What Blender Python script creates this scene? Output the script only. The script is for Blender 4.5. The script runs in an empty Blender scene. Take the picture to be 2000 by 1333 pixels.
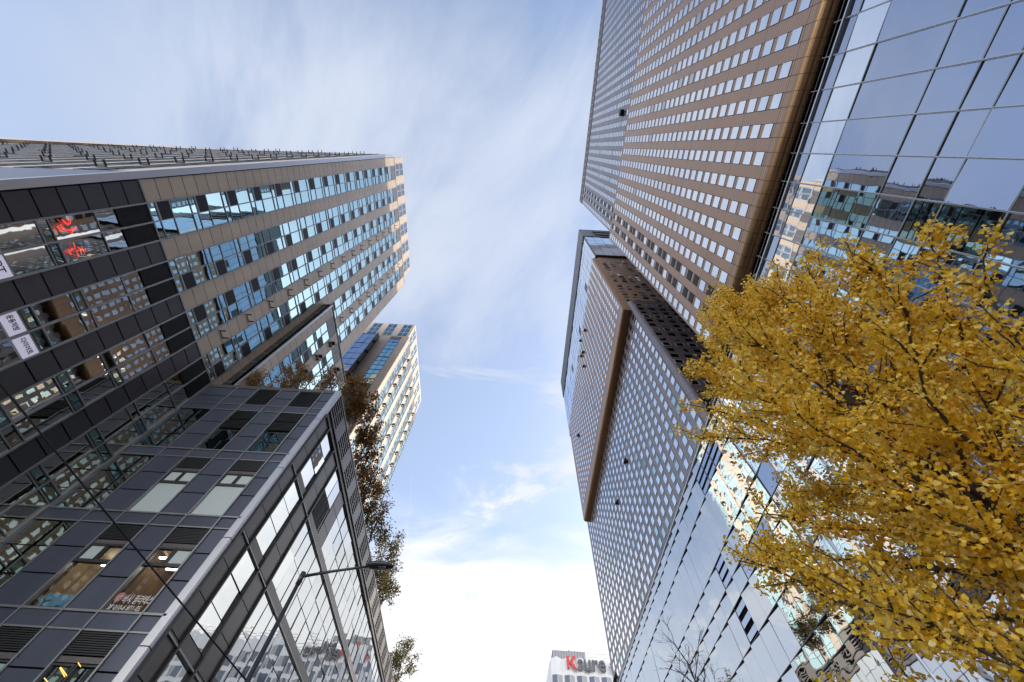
import bpy, math, random
import numpy as np
from mathutils import Vector, Matrix
random.seed(7)
rng = np.random.default_rng(7)
S = bpy.context.scene
rad = math.radians

# ------------------------------------------------------------------ camera
cam_d = bpy.data.cameras.new("camera"); cam = bpy.data.objects.new("camera", cam_d)
S.collection.objects.link(cam); S.camera = cam
RC = np.array([[0.99856346, -0.04457148, 0.02973877], [0.0531774, 0.89243752, -0.44802617], [-0.0065708, 0.44896399, 0.89352569]])
CAMZ = 1.6
m = Matrix.Identity(4)
for i in range(3):
    m[i][0] = RC[0][i]; m[i][1] = -RC[1][i]; m[i][2] = -RC[2][i]
m[2][3] = CAMZ
cam.matrix_world = m
cam_d.sensor_width = 36.0; cam_d.lens = 759.6 / 2000 * 36
cam_d.clip_start = 0.05; cam_d.clip_end = 6000
FPX = 759.6

# ------------------------------------------------------------------ sun and sky
SUN_AZ, SUN_EL = rad(58), rad(30)          # azimuth from +Y towards +X
sd = bpy.data.lights.new("sun", 'SUN'); sun = bpy.data.objects.new("sun", sd); S.collection.objects.link(sun)
sd.energy = 2.0; sd.angle = rad(0.5); sd.color = (1.0, 0.86, 0.68)
sdir = Vector((math.sin(SUN_AZ) * math.cos(SUN_EL), math.cos(SUN_AZ) * math.cos(SUN_EL), math.sin(SUN_EL)))
sun.rotation_euler = (-sdir).to_track_quat('-Z', 'Y').to_euler()
sun.location = sdir * 300
W = bpy.data.worlds.new("World"); S.world = W; W.use_nodes = True
nt = W.node_tree; N = nt.nodes; L = nt.links
bg = N["Background"]; bg.inputs[1].default_value = 0.15
sky = N.new("ShaderNodeTexSky"); sky.sky_type = 'NISHITA'; sky.sun_disc = False
sky.sun_elevation = SUN_EL; sky.sun_rotation = SUN_AZ
sky.air_density = 1.0; sky.dust_density = 1.2; sky.ozone_density = 2.0
def wnode(t, **kw):
    n = N.new(t)
    for k, v in kw.items(): setattr(n, k, v)
    return n
def wmath(op, a, b=None, clamp=False):
    n = N.new("ShaderNodeMath"); n.operation = op; n.use_clamp = clamp
    for i, x in enumerate((a, b)):
        if x is None: continue
        if isinstance(x, (int, float)): n.inputs[i].default_value = x
        else: L.new(x, n.inputs[i])
    return n.outputs[0]
tc = N.new("ShaderNodeTexCoord")
sep = N.new("ShaderNodeSeparateXYZ"); L.new(tc.outputs["Generated"], sep.inputs[0])
zc = wmath('MAXIMUM', wmath('ADD', sep.outputs[2], 0.06), 0.05)
comb = N.new("ShaderNodeCombineXYZ")
L.new(wmath('DIVIDE', sep.outputs[0], zc), comb.inputs[0]); L.new(wmath('DIVIDE', sep.outputs[1], zc), comb.inputs[1])
def cloud(scale, rot, sx, sy, loc, det, dist, rough=0.55):
    mp = N.new("ShaderNodeMapping"); mp.inputs["Rotation"].default_value = (0, 0, rot)
    mp.inputs["Scale"].default_value = (sx, sy, 1); mp.inputs["Location"].default_value = loc
    L.new(comb.outputs[0], mp.inputs[0])
    nz = N.new("ShaderNodeTexNoise"); nz.inputs["Scale"].default_value = scale
    nz.inputs["Detail"].default_value = det; nz.inputs["Distortion"].default_value = dist; nz.inputs["Roughness"].default_value = rough
    L.new(mp.outputs[0], nz.inputs["Vector"])
    return nz.outputs["Fac"]
def ramp(x, a, b):
    r = N.new("ShaderNodeMapRange"); r.interpolation_type = 'SMOOTHSTEP'
    r.inputs[1].default_value = a; r.inputs[2].default_value = b
    L.new(x, r.inputs[0]); return r.outputs[0]
vd = N.new("ShaderNodeVectorMath"); vd.operation = 'DISTANCE'; L.new(comb.outputs[0], vd.inputs[0]); vd.inputs[1].default_value = (-0.22, 0.0, 0)
core = ramp(vd.outputs["Value"], 1.05, 0.20)                        # the high veil is thickest overhead
veil = ramp(cloud(1.15, rad(58), 1.5, 0.5, (3.3, 1.2, 0), 7, 1.0), 0.30, 0.64)
wisp = ramp(cloud(2.1, rad(64), 1.9, 0.42, (1.7, 5.1, 0), 9, 1.4, 0.6), 0.45, 0.76)
pn = cloud(1.9, rad(8), 0.8, 1.35, (6.2, 2.4, 0), 9, 0.9, 0.6)
puff = ramp(pn, 0.47, 0.66)
low = ramp(wmath('ADD', sep.outputs[2], wmath('MULTIPLY', wmath('SUBTRACT', pn, 0.5), -0.45)), 0.70, 0.38)   # white towards the horizon
fwd = ramp(sep.outputs[1], 0.05, 0.6)
hz = wmath('MULTIPLY', low, wmath('ADD', wmath('MULTIPLY', fwd, 0.30), 0.70))
hz = wmath('MULTIPLY', hz, wmath('ADD', wmath('MULTIPLY', ramp(sep.outputs[0], -0.34, -0.18), 0.62), 0.38))   # more broken cloud to the west
cl = wmath('MAXIMUM', wmath('MULTIPLY', veil, wmath('ADD', wmath('MULTIPLY', core, 0.50), 0.40)), wmath('MULTIPLY', wisp, 0.62))
cl = wmath('MAXIMUM', cl, 0.36); cl = wmath('MULTIPLY', cl, wmath('ADD', wmath('MULTIPLY', ramp(sep.outputs[1], -0.42, -0.08), 0.85), 0.15))
cl = wmath('MAXIMUM', cl, wmath('MULTIPLY', wmath('MULTIPLY', puff, ramp(sep.outputs[1], 0.36, 0.58)), 0.95))
cl = wmath('ADD', cl, wmath('MULTIPLY', hz, 1.1), clamp=True)
cmix = N.new("ShaderNodeMix"); cmix.data_type = 'RGBA'
c2 = N.new("ShaderNodeMix"); c2.data_type = 'RGBA'
c2.inputs["A"].default_value = (2.30, 2.50, 2.90, 1); c2.inputs["B"].default_value = (4.1, 4.12, 4.2, 1)
L.new(hz, c2.inputs["Factor"])
rear_fill = wmath('MULTIPLY', ramp(sep.outputs[1], -0.12, -0.55), ramp(sep.outputs[2], 0.60, 0.28))   # unseen bright sky patch added behind the viewer as fill light
L.new(cl, cmix.inputs["Factor"]); L.new(c2.outputs["Result"], cmix.inputs["B"])
L.new(sky.outputs[0], cmix.inputs["A"])
# bright haze round the sun
dt = N.new("ShaderNodeVectorMath"); dt.operation = 'DOT_PRODUCT'; L.new(tc.outputs["Generated"], dt.inputs[0]); dt.inputs[1].default_value = tuple(sdir)
glow = wmath('MULTIPLY', wmath('POWER', wmath('MAXIMUM', dt.outputs["Value"], 0.0), 16.0), 6.0)
gv = N.new("ShaderNodeCombineColor"); 
for i_, k_ in enumerate((1.0, .94, .84)): L.new(wmath('MULTIPLY', glow, k_), gv.inputs[i_])
ga = N.new("ShaderNodeMix"); ga.data_type = 'RGBA'; ga.blend_type = 'ADD'; ga.inputs["Factor"].default_value = 1.0
fill_mix = N.new("ShaderNodeMix"); fill_mix.data_type = 'RGBA'; fill_mix.inputs["B"].default_value = (13.0, 12.6, 12.1, 1)
L.new(wmath('MULTIPLY', rear_fill, 0.9), fill_mix.inputs["Factor"]); L.new(cmix.outputs["Result"], fill_mix.inputs["A"])
L.new(fill_mix.outputs["Result"], ga.inputs["A"]); L.new(gv.outputs[0], ga.inputs["B"]); L.new(ga.outputs["Result"], bg.inputs[0])

S.view_settings.view_transform = 'Standard'; S.view_settings.look = 'None'
S.view_settings.exposure = 1.15; S.view_settings.gamma = 1.0
S.render.engine = 'CYCLES'
S.cycles.use_denoising = True
S.cycles.max_bounces = 8; S.cycles.glossy_bounces = 5; S.cycles.transparent_max_bounces = 16
S.cycles.caustics_reflective = False; S.cycles.caustics_refractive = False
S.cycles.sample_clamp_indirect = 6.0

# ------------------------------------------------------------------ materials
MATS = {}
class NT:
    """small wrapper for building node trees"""
    def __init__(s, name):
        s.m = bpy.data.materials.new(name); s.m.use_nodes = True
        s.t = s.m.node_tree; s.n = s.t.nodes; s.l = s.t.links
        s.b = s.n["Principled BSDF"]
    def put(s, v, sock):
        if isinstance(v, (int, float)): sock.default_value = v
        elif isinstance(v, tuple): sock.default_value = v if len(v) == 4 or len(sock.default_value) == 3 else (*v, 1)
        else: s.l.new(v, sock)
    def math(s, op, a, b=0.0, c=None):
        n = s.n.new("ShaderNodeMath"); n.operation = op
        s.put(a, n.inputs[0]); s.put(b, n.inputs[1])
        if c is not None: s.put(c, n.inputs[2])
        return n.outputs[0]
    def pos(s):
        g = s.n.new("ShaderNodeNewGeometry"); return g.outputs["Position"]
    def xyz(s):
        q = s.n.new("ShaderNodeSeparateXYZ"); s.l.new(s.pos(), q.inputs[0]); return q.outputs
    def noise(s, scale, detail=3, rough=0.5, vec=None, sc3=None, dist=0.0):
        n = s.n.new("ShaderNodeTexNoise"); n.inputs["Scale"].default_value = scale
        n.inputs["Detail"].default_value = detail; n.inputs["Roughness"].default_value = rough; n.inputs["Distortion"].default_value = dist
        v = vec or s.pos()
        if sc3:
            mp = s.n.new("ShaderNodeMapping"); mp.inputs["Scale"].default_value = sc3; s.l.new(v, mp.inputs[0]); v = mp.outputs[0]
        s.l.new(v, n.inputs["Vector"]); return n.outputs["Fac"]
    def mix(s, f, a, b):
        n = s.n.new("ShaderNodeMix"); n.data_type = 'RGBA'
        s.put(f, n.inputs["Factor"]); s.put(a, n.inputs["A"]); s.put(b, n.inputs["B"]); return n.outputs["Result"]
    def rng(s, x, a, b, c=0.0, d=1.0):
        n = s.n.new("ShaderNodeMapRange"); s.put(x, n.inputs[0])
        for i, v in enumerate((a, b, c, d)): n.inputs[i + 1].default_value = v
        return n.outputs[0]
    def line(s, coord, period, offset, width):
        """1 on thin lines at offset + k*period"""
        f = s.math('FRACT', s.math('DIVIDE', s.math('SUBTRACT', coord, offset - width / 2), period))
        return s.math('LESS_THAN', f, width / period)
    def bump(s, h, dist, strength=1.0):
        n = s.n.new("ShaderNodeBump"); n.inputs["Distance"].default_value = dist; n.inputs["Strength"].default_value = strength
        s.l.new(h, n.inputs["Height"]); s.l.new(n.outputs[0], s.b.inputs["Normal"])
    def set(s, **k):
        names = dict(col="Base Color", rough="Roughness", metal="Metallic", spec="Specular IOR Level", coat="Coat Weight", coatr="Coat Roughness", em="Emission Color", ems="Emission Strength", alpha="Alpha", sub="Subsurface Weight")
        for a, v in k.items(): s.put(v, s.b.inputs[names[a]])
        return s
def plain(name, col, rough=0.5, metal=0.0, spec=0.5, var=0.12, nscale=0.8, bump=0.0, streak=False):
    w = NT(name); c = tuple(col)
    lo = tuple(x * (1 - var) for x in c); hi = tuple(min(1, x * (1 + var)) for x in c)
    f = w.noise(nscale, 6, 0.65)
    st = w.rng(w.noise(1.0, 5, .7, sc3=(1.6, 1.6, .10)), .42, .75)          # rain streaks and dust
    isl = w.n.new("ShaderNodeNewGeometry").outputs["Random Per Island"]
    dirty = w.mix(w.math('MULTIPLY', st, .35 if streak else 0.0), w.mix(w.math('ADD', w.math('MULTIPLY', f, .45), w.math('MULTIPLY', isl, .55)), lo, hi), tuple(x * .62 for x in c))
    w.set(col=dirty if streak else w.mix(f, lo, hi), rough=rough, metal=metal, spec=spec)
    if bump: w.bump(w.noise(nscale * 12, 3), bump)
    MATS[name] = w.m; return w
def mirror(name, tint, rough=0.015, wave=0.004, wscale=0.9, metal=1.0, dirt=0.06, fine=0.0, sc3=(1, 1, 1), vary=0.0):
    """coated facade glass: reflective, slightly wavy"""
    w = NT(name)
    d = w.noise(0.35, 5, 0.7)
    base = w.mix(w.rng(d, 0.35, 0.7), tuple(x * (1 - dirt) for x in tint), tint)
    if vary:
        isl = w.n.new("ShaderNodeNewGeometry").outputs["Random Per Island"]
        base = w.mix(w.math('MULTIPLY', isl, vary), base, tuple(x * .55 for x in tint))
        base = w.mix(w.math('MULTIPLY', w.math('GREATER_THAN', isl, .965), .65), base, tuple(x * .30 for x in tint))
    w.set(col=base, rough=rough, metal=metal)
    h = w.noise(wscale, 2, 0.4, sc3=sc3, dist=0.4)
    w.bump(h, wave)
    MATS[name] = w.m; return w
plain('beige_panel', (.56, .465, .375), .42, 0.1, var=.12, nscale=.5, streak=True)
plain('beige_trim', (.50, .44, .38), .35, 0.4, var=.08)
plain('dark_panel', (.048, .048, .062), .34, 0.0, .55, var=.25, nscale=.45, streak=True)
plain('slate_panel', (.085, .098, .14), .33, 0.15, .5, var=.2, nscale=.45, streak=True)
plain('graphite_panel', (.135, .125, .125), .35, 0.2, .5, var=.15, nscale=.5, streak=True)
plain('frame_metal', (.30, .31, .325), .38, .6, var=.1)
plain('frame_dark', (.06, .06, .065), .4, .4, var=.1)
plain('pale_metal', (.55, .56, .60), .32, .65, var=.08, nscale=.4)
plain('joint_dark', (.035, .032, .030), .8)
plain('black_void', (.006, .006, .007), .9, spec=.1)
plain('louver_metal', (.035, .037, .040), .45, .3)
plain('lamp_black', (.05, .05, .056), .4, .3)
plain('concrete', (.20, .195, .185), .85, var=.15)
plain('roof_grey', (.28, .28, .28), .9)
plain('asphalt', (.05, .05, .052), .92, var=.2, nscale=3, bump=.004)
plain('paving', (.30, .285, .265), .85, var=.18, nscale=2)
plain('kerb_stone', (.40, .39, .37), .85)
plain('road_paint', (.78, .78, .76), .7)
plain('soil', (.09, .065, .045), .95)
plain('bark_dark', (.055, .042, .032), .9, var=.35, nscale=14, bump=.01)
plain('bark_grey', (.14, .11, .09), .9, var=.3, nscale=10)
plain('white_tile', (.74, .75, .78), .5, var=.07)
plain('grey_sheet', (.33, .34, .36), .5, .2)
plain('blue_glass', (.05, .075, .12), .12, .2, .6)
plain('sign_red', (.62, .05, .035), .45)
plain('sign_grey', (.11, .11, .125), .45)
plain('banner_white', (.80, .79, .90), .6, var=.05).set(em=(.78, .76, 1.0), ems=.16)
plain('ink_black', (.012, .012, .015), .6)
plain('letter_white', (.82, .84, .86), .5)
plain('logo_pink', (.42, .18, .19), .6)
plain('blind_pale', (.52, .60, .60), .7, var=.06, nscale=.3)
plain('open_dark', (.018, .019, .022), .45, 0, .2)
plain('room_wall', (.46, .37, .26), .8, var=.1, nscale=.4)
plain('room_brown', (.20, .13, .08), .8)
plain('poster_blue', (.16, .38, .60), .5, var=.3, nscale=2)
plain('poster_dark', (.02, .03, .07), .5)
plain('cable_black', (.012, .012, .013), .6)
mirror('teal_glass', (.51, .70, .70), wave=.0025, wscale=.7, vary=.25)
mirror('teal_glass_blue', (.40, .60, .64), wave=.0025, wscale=.7)
mirror('teal_dark', (.22, .33, .34), wave=.004, wscale=.9)
mirror('smoke_glass', (.40, .41, .39), wave=.0022, wscale=1.1, dirt=.25)
mirror('green_black_glass', (.25, .30, .295), wave=.003, wscale=.8, dirt=.2)
mirror('sky_glass', (.88, .91, .95), wave=.002, wscale=1.0, vary=.22)
mirror('curtain_glass', (.46, .51, .62), wave=.0034, wscale=.8, vary=.15)
mirror('curtain_glass_green', (.56, .585, .61), wave=.006, wscale=.75)
mirror('shopfront_glass', (.46, .48, .49), wave=.0045, wscale=.55)
mirror('cap_glass', (.62, .72, .86), rough=.05, wave=.002, wscale=.8)
def em(name, col, s):
    w = NT(name); w.set(col=(.02, .02, .02), em=col, ems=s); MATS[name] = w.m
em('tube_light', (1, .88, .72), 7.0)
em('neon_red', (1, .06, .05), .8)
em('lamp_orange', (1, .55, .12), 1.0)
em('lit_amber', (1, .6, .25), 1.5)
w = NT('clear_glass')
tr = w.n.new("ShaderNodeBsdfTransparent"); tr.inputs[0].default_value = (.80, .84, .82, 1)
gl = w.n.new("ShaderNodeBsdfGlossy"); gl.inputs["Roughness"].default_value = .01
fr = w.n.new("ShaderNodeFresnel"); fr.inputs[0].default_value = 1.7
mx = w.n.new("ShaderNodeMixShader"); w.l.new(fr.outputs[0], mx.inputs[0]); w.l.new(tr.outputs[0], mx.inputs[1]); w.l.new(gl.outputs[0], mx.inputs[2])
w.l.new(mx.outputs[0], w.n["Material Output"].inputs[0]); MATS['clear_glass'] = w.m

# world scales: left-hand buildings and right-hand buildings (metres per unit of the survey)
SL, SR = 1.65, 1.344
KB = .965
PZ_B, PY_B = .93 * KB * SR, 1.045 * KB * SR          # bronze tower window lattice
PZ_P, PY_P = .8405 * SR, .968 * SR                      # purple lattice
def metal_panel(name, col, line_col, pz, oz, nz, py, oy, wy, rough=.4, metal=.55, axis=1, zw=.03):
    w = NT(name); p = w.xyz()
    v = w.noise(.22, 4, .6)
    cellz = w.math('FLOOR', w.math('DIVIDE', w.math('SUBTRACT', p[2], oz), pz))
    celly = w.math('FLOOR', w.math('DIVIDE', w.math('SUBTRACT', p[axis], oy), py))
    h = w.math('FRACT', w.math('MULTIPLY', w.math('SINE', w.math('ADD', w.math('MULTIPLY', cellz, 12.99), w.math('MULTIPLY', celly, 78.2))), 437.5))
    shade = w.math('ADD', w.math('MULTIPLY', v, .5), w.math('MULTIPLY', h, .16))
    base = w.mix(shade, tuple(x * .84 for x in col), tuple(x * 1.16 for x in col))
    ln = w.line(p[2], pz / nz, oz, zw)
    ln = w.math('MULTIPLY', ln, .62)
    l2 = w.math('MAXIMUM', w.line(p[axis], py, oy - wy / 2, .035), w.line(p[axis], py, oy + wy / 2, .035))
    l3 = w.line(p[2], pz * 3, oz, .05)
    f = w.math('MAXIMUM', ln, w.math('MAXIMUM', w.math('MULTIPLY', l2, .75), w.math('MULTIPLY', l3, .9)))
    w.set(col=w.mix(f, base, line_col), rough=w.rng(v, .3, .7, rough - .06, rough + .08), metal=metal)
    MATS[name] = w.m

# ------------------------------------------------------------------ mesh building
COL = S.collection
ROOTLOC = {}
class MB:
    def __init__(s): s.v = []; s.f = []; s.mi = []; s.mats = []; s.sm = []
    def mat(s, n):
        if n not in s.mats: s.mats.append(n)
        return s.mats.index(n)
    def poly(s, pts, mat, smooth=False):
        k = len(s.v); s.v.extend([tuple(map(float, p)) for p in pts]); s.f.append(tuple(range(k, k + len(pts)))); s.mi.append(s.mat(mat)); s.sm.append(smooth)
    def mesh(s, verts, faces, mat, smooth=False):
        k = len(s.v); s.v.extend([tuple(map(float, p)) for p in verts]); mi = s.mat(mat)
        for f in faces: s.f.append(tuple(i + k for i in f)); s.mi.append(mi); s.sm.append(smooth)
    def box8(s, c, mat):
        """c: 8 corners, 4 of the back ring then 4 of the front ring"""
        s.mesh(c, [(0, 3, 2, 1), (4, 5, 6, 7), (0, 1, 5, 4), (1, 2, 6, 5), (2, 3, 7, 6), (3, 0, 4, 7)], mat)
    def box(s, x0, x1, y0, y1, z0, z1, mat):
        s.box8([(x0, y0, z0), (x1, y0, z0), (x1, y1, z0), (x0, y1, z0), (x0, y0, z1), (x1, y0, z1), (x1, y1, z1), (x0, y1, z1)], mat)
    def tube(s, pts, r, mat, seg=8, caps=True):
        """tube along a polyline; r a number or one per point"""
        pts = [Vector(p) for p in pts]; n = len(pts); rs = r if isinstance(r, (list, tuple)) else [r] * n
        verts = []; ref = None
        for i, p in enumerate(pts):
            t = (pts[min(i + 1, n - 1)] - pts[max(i - 1, 0)]).normalized()
            if ref is None: ref = t.orthogonal().normalized()
            a = (ref - t * ref.dot(t)).normalized(); b = t.cross(a); ref = a
            for k in range(seg):
                an = 2 * math.pi * k / seg; verts.append(p + (a * math.cos(an) + b * math.sin(an)) * rs[i])
        faces = [(i * seg + k, i * seg + (k + 1) % seg, (i + 1) * seg + (k + 1) % seg, (i + 1) * seg + k) for i in range(n - 1) for k in range(seg)]
        if caps: faces += [tuple(range(seg - 1, -1, -1)), tuple((n - 1) * seg + k for k in range(seg))]
        s.mesh(verts, faces, mat, True)
    # facade coordinates
    def fbox(s, F, u0, u1, v0, v1, d0, d1, mat):
        s.box8([F(u0, v0, d0), F(u1, v0, d0), F(u1, v1, d0), F(u0, v1, d0), F(u0, v0, d1), F(u1, v0, d1), F(u1, v1, d1), F(u0, v1, d1)], mat)
    def fpane(s, F, u0, u1, v0, v1, d, mat, jit=0.0):
        """thin glass sheet with a little set of its own"""
        a, b, c = rng.normal(0, jit, 3) if jit else (0, 0, 0)
        q = [d + a, d + b, d + c, d + a - b + c] if False else [d + a, d + b, d + b + c, d + a + c]
        P = [F(u0, v0, q[0]), F(u1, v0, q[1]), F(u1, v1, q[2]), F(u0, v1, q[3])]
        B = [F(u0, v0, d - .05), F(u1, v0, d - .05), F(u1, v1, d - .05), F(u0, v1, d - .05)]
        if mat == 'clear_glass': s.poly(P, mat)
        else: s.box8(B + P, mat)
    def merge(s, o):
        k = len(s.v); s.v.extend(o.v); mp = [s.mat(n) for n in o.mats]
        s.f.extend([tuple(i + k for i in f) for f in o.f]); s.mi.extend([mp[i] for i in o.mi]); s.sm.extend(o.sm)
    def center(s): return np.array(s.v).mean(0)
    def build(s, name, parent=None, root=None):
        me = bpy.data.meshes.new(name)
        off = Vector((0, 0, 0))
        r = root or parent
        while r is not None and r.parent is not None: r = r.parent
        if r is not None: off = r.location
        vv = np.array(s.v, dtype=float) - np.array(off)
        me.from_pydata(vv.tolist(), [], s.f); me.update()
        for n in s.mats: me.materials.append(MATS[n])
        me.polygons.foreach_set("material_index", s.mi); me.polygons.foreach_set("use_smooth", s.sm)
        o = bpy.data.objects.new(name, me); COL.objects.link(o)
        if parent is not None: o.parent = parent
        return o
def face(origin, u, n):
    """facade frame: u along the wall, v up, d outwards"""
    o = np.array(origin, float); u = np.array(u, float); n = np.array(n, float)
    def F(a, b, d): return o + u * a + n * d + np.array((0, 0, 1.0)) * b
    F.n = n
    return F
def thing(name, label, cat, loc, group=None):
    o = bpy.data.objects.new(name, None); COL.objects.link(o); o.location = loc
    o["label"] = label; o["category"] = cat
    if group: o["group"] = group
    return o
def tag(o, label, cat, group=None):
    o["label"] = label; o["category"] = cat
    if group: o["group"] = group
    return o
def structure(o): o["kind"] = "structure"; return o
def project(p):
    c = RC @ (np.array(p) - np.array((0, 0, CAMZ)))
    if c[2] <= 0.01: return None
    return (1000 + FPX * c[0] / c[2], 666.5 + FPX * c[1] / c[2], c[2])
def show_size(mb):
    """how large a part shows in the photograph (0 outside the frame)"""
    ps = [project(p) for p in mb.v[-4:]]
    if any(p is None for p in ps): return 0
    x = np.array([p[0] for p in ps]); y = np.array([p[1] for p in ps])
    if x.max() < 0 or x.min() > 2000 or y.max() < 0 or y.min() > 1333: return 0
    a = 0.5 * abs(np.dot(x, np.roll(y, 1)) - np.dot(y, np.roll(x, 1)))
    return a
def parts(name, items, parent, limit=100):
    """the largest-showing ones as parts of their own, the others of that kind as one part"""
    items = sorted(items, key=lambda t: -show_size(t))
    keep, rest = (items, []) if len(items) <= limit else (items[:limit - 1], items[limit - 1:])
    for b in keep: b.build(name, parent)
    if rest:
        r = MB()
        for b in rest: r.merge(b)
        o = r.build(name, parent); o["kind"] = "stuff"
def text_mesh(txt, bold=0.0):
    cu = bpy.data.curves.new("lettering", 'FONT'); cu.body = txt; cu.size = 1.0; cu.resolution_u = 3
    cu.offset = bold
    o = bpy.data.objects.new("lettering", cu); COL.objects.link(o)
    bpy.context.view_layer.update()
    me = o.to_mesh(); vs = [tuple(v.co) for v in me.vertices]; fs = [tuple(p.vertices) for p in me.polygons]
    o.to_mesh_clear(); bpy.data.objects.remove(o); bpy.data.curves.remove(cu)
    return np.array(vs), fs
def put_text(mb, F, txt, u0, u1, v0, v1, d, mat, bold=0.0, thick=.012):
    """lettering fitted into a rectangle of a facade, with a little thickness"""
    vs, fs = text_mesh(txt, bold)
    a = vs.min(0); b = vs.max(0)
    uu = u0 + (vs[:, 0] - a[0]) / (b[0] - a[0]) * (u1 - u0); vv = v0 + (vs[:, 1] - a[1]) / (b[1] - a[1]) * (v1 - v0)
    mb.mesh([F(x, y, d) for x, y in zip(uu, vv)], fs, mat)
    if thick:
        mb.mesh([F(x, y, d - thick) for x, y in zip(uu, vv)], [f[::-1] for f in fs], mat)
        edge = {}
        for f in fs:
            for i in range(len(f)):
                e = (f[i], f[(i + 1) % len(f)])
                edge[e] = edge.get(e, 0) + 1
        n = len(uu)
        vv2 = [F(x, y, d) for x, y in zip(uu, vv)] + [F(x, y, d - thick) for x, y in zip(uu, vv)]
        mb.mesh(vv2, [(a_, a_ + n, b_ + n, b_) for (a_, b_) in edge if (b_, a_) not in edge], mat)
Z = lambda u: u * SL + CAMZ           # survey height -> metres, left side
ZR = lambda u: u * SR + CAMZ
def ray(px, py):
    return RC.T @ np.array([px - 1000, py - 666.5, FPX])

# ================================================================== GROUND
g = MB(); g.box(-2500, 2500, -2500, 2500, -.6, -.15, 'concrete'); structure(g.build('ground'))
g = MB(); g.box(-5.6, 2.6, -200, 400, -.149, -.10, 'asphalt'); structure(g.build('road'))
g = MB(); g.box(-12.3, -5.75, -200, 400, -.149, .0, 'paving'); structure(g.build('pavement'))
g = MB(); g.box(2.75, 13.3, -200, 400, -.149, .0, 'paving'); structure(g.build('pavement'))
g = MB(); g.box(-5.75, -5.6, -200, 400, -.149, .012, 'kerb_stone'); g.box(2.6, 2.75, -200, 400, -.149, .012, 'kerb_stone'); structure(g.build('kerb'))
g = MB()
for k in range(-20, 60): g.box(-1.6, -1.45, k * 6, k * 6 + 3, -.0985, -.094, 'road_paint')
structure(g.build('lane_marking'))

# ================================================================== LEFT SIDE
XT, YT = -13.29 * SL, 1.36 * SL            # tower: street face plane and corner
MODZ = 1.87                                 # storey module of the tower (survey units)
def strip_window(F, u0, u1, v0, k, openable, glass):
    """one storey of one window column: small light, (dark vent), large light, with its frame"""
    b = MB(); zb = v0
    h = MODZ * SL
    cuts = [0, .31, .90, MODZ * 1.0]
    c = [zb + q * SL for q in (0, .31, .37 if openable else .33, .93, MODZ)]
    g2 = 'teal_glass_blue' if random.random() < .25 else glass
    b.fpane(F, u0, u1, c[0] + .03, c[1] - .02, -.03, glass, .006)
    if openable: b.fpane(F, u0 + .03, u1 - .03, c[2] + .02, c[3] - .03, .02 if random.random() < .8 else .05, 'open_dark', .004)
    else: b.fpane(F, u0, u1, c[1] + .03, c[3] - .02, -.03, g2, .006)
    b.fpane(F, u0, u1, c[3] + .03, c[4] - .03, -.03, glass, .006)
    # frame bars
    for q in (c[1], c[3], c[4]):
        b.fbox(F, u0, u1, q - .03, q + .03, -.08, .015, 'frame_metal')
    if openable: b.fbox(F, u0, u1, c[1] + .05, c[1] + .09, -.08, .02, 'pale_metal')
    return b
def wall_lamp(F, u, v, kind):
    b = MB()
    if kind == 0:
        for du in (-.30, .30): b.fbox(F, u + du - .035, u + du + .035, v - .05, v + .05, 0, .42, 'lamp_black')
        b.fbox(F, u - .30, u + .30, v - .03, v + .03, 0, .05, 'frame_metal')
    else:
        for du in (-.26, .20):
            p = [F(u + du, v, .02), F(u + du, v, .26)]; b.tube(p, .11, 'lamp_black', 10)
        b.fbox(F, u - .1, u + .35, v + .55, v + .63, 0, .35, 'lamp_black'); b.fbox(F, u - .36, u + .32, v - .05, v + .05, -.01, .05, 'lamp_black'); b.fbox(F, u + .05, u + .15, v + .04, v + .56, -.01, .045, 'lamp_black')
    return b
def strip_facade(root, F, u_first, n, zlo, zhi, first_beige, last_beige, glass='teal_glass', lamps=(), open_phase=0, mod0=None, lampkind=0, cover=None, limit=100, tops=True):
    """vertical strips: beige panels and pairs of window columns.  u and z in survey units"""
    wins = []; lampl = []; mull = MB(); vents = []
    P = .623
    m0 = zlo if mod0 is None else mod0
    def beige(a, b):
        clad = MB()
        z = m0 - math.ceil((m0 - zlo) / P) * P
        while z < zhi - .01:
            lo, hi = max(z, zlo), min(z + P, zhi)
            if hi - lo > .06: clad.fbox(F, a * SL + .03, b * SL - .03, Z(lo) + .022, Z(hi) - .022, -.06, 0, 'beige_panel')
            z += P
        clad.build('cladding_strip', root)
    u = u_first
    beige(first_beige, u)
    for k in range(n):
        ua, um, ub = u, u + .655, u + 1.31
        for col, (a, b) in enumerate(((ua, um), (um, ub))):
            op = (col == (k + open_phase) % 2)
            z = m0 - math.ceil((m0 - zlo) / MODZ) * MODZ
            i = 0
            while z + MODZ <= zhi - .35:
                if z >= zlo - .02 and not (cover and cover(a, z)): wins.append(strip_window(F, a * SL + .03, b * SL - .03, Z(z), i, op, glass))
                z += MODZ; i += 1
            if zhi - z > .1 and tops:
                v = MB(); v.fbox(F, a * SL + .03, b * SL - .03, Z(z) + .03, Z(zhi) - .05, -.05, -.01, 'graphite_panel'); vents.append(v)
        for q in (ua, um, ub): mull.fbox(F, q * SL - .03, q * SL + .03, Z(zlo), Z(zhi), -.1, .03, 'frame_metal')
        nb = u + 2.08 if k < n - 1 else last_beige
        beige(ub, nb)
        if k in lamps:
            z = m0 + 1.36 + (0 if lampkind == 0 else .3)
            while z < zhi - .3:
                if not (cover and cover(ub, z)): lampl.append(wall_lamp(F, (ub + .36) * SL, Z(z), lampkind))
                z += MODZ
        u += 2.08
    mull.build('mullion_frame', root)
    parts('window', wins, root, limit)
    if vents: parts('top_panel', vents, root, limit)
    if lampl: parts('wall_lamp', lampl, root, limit)

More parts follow.
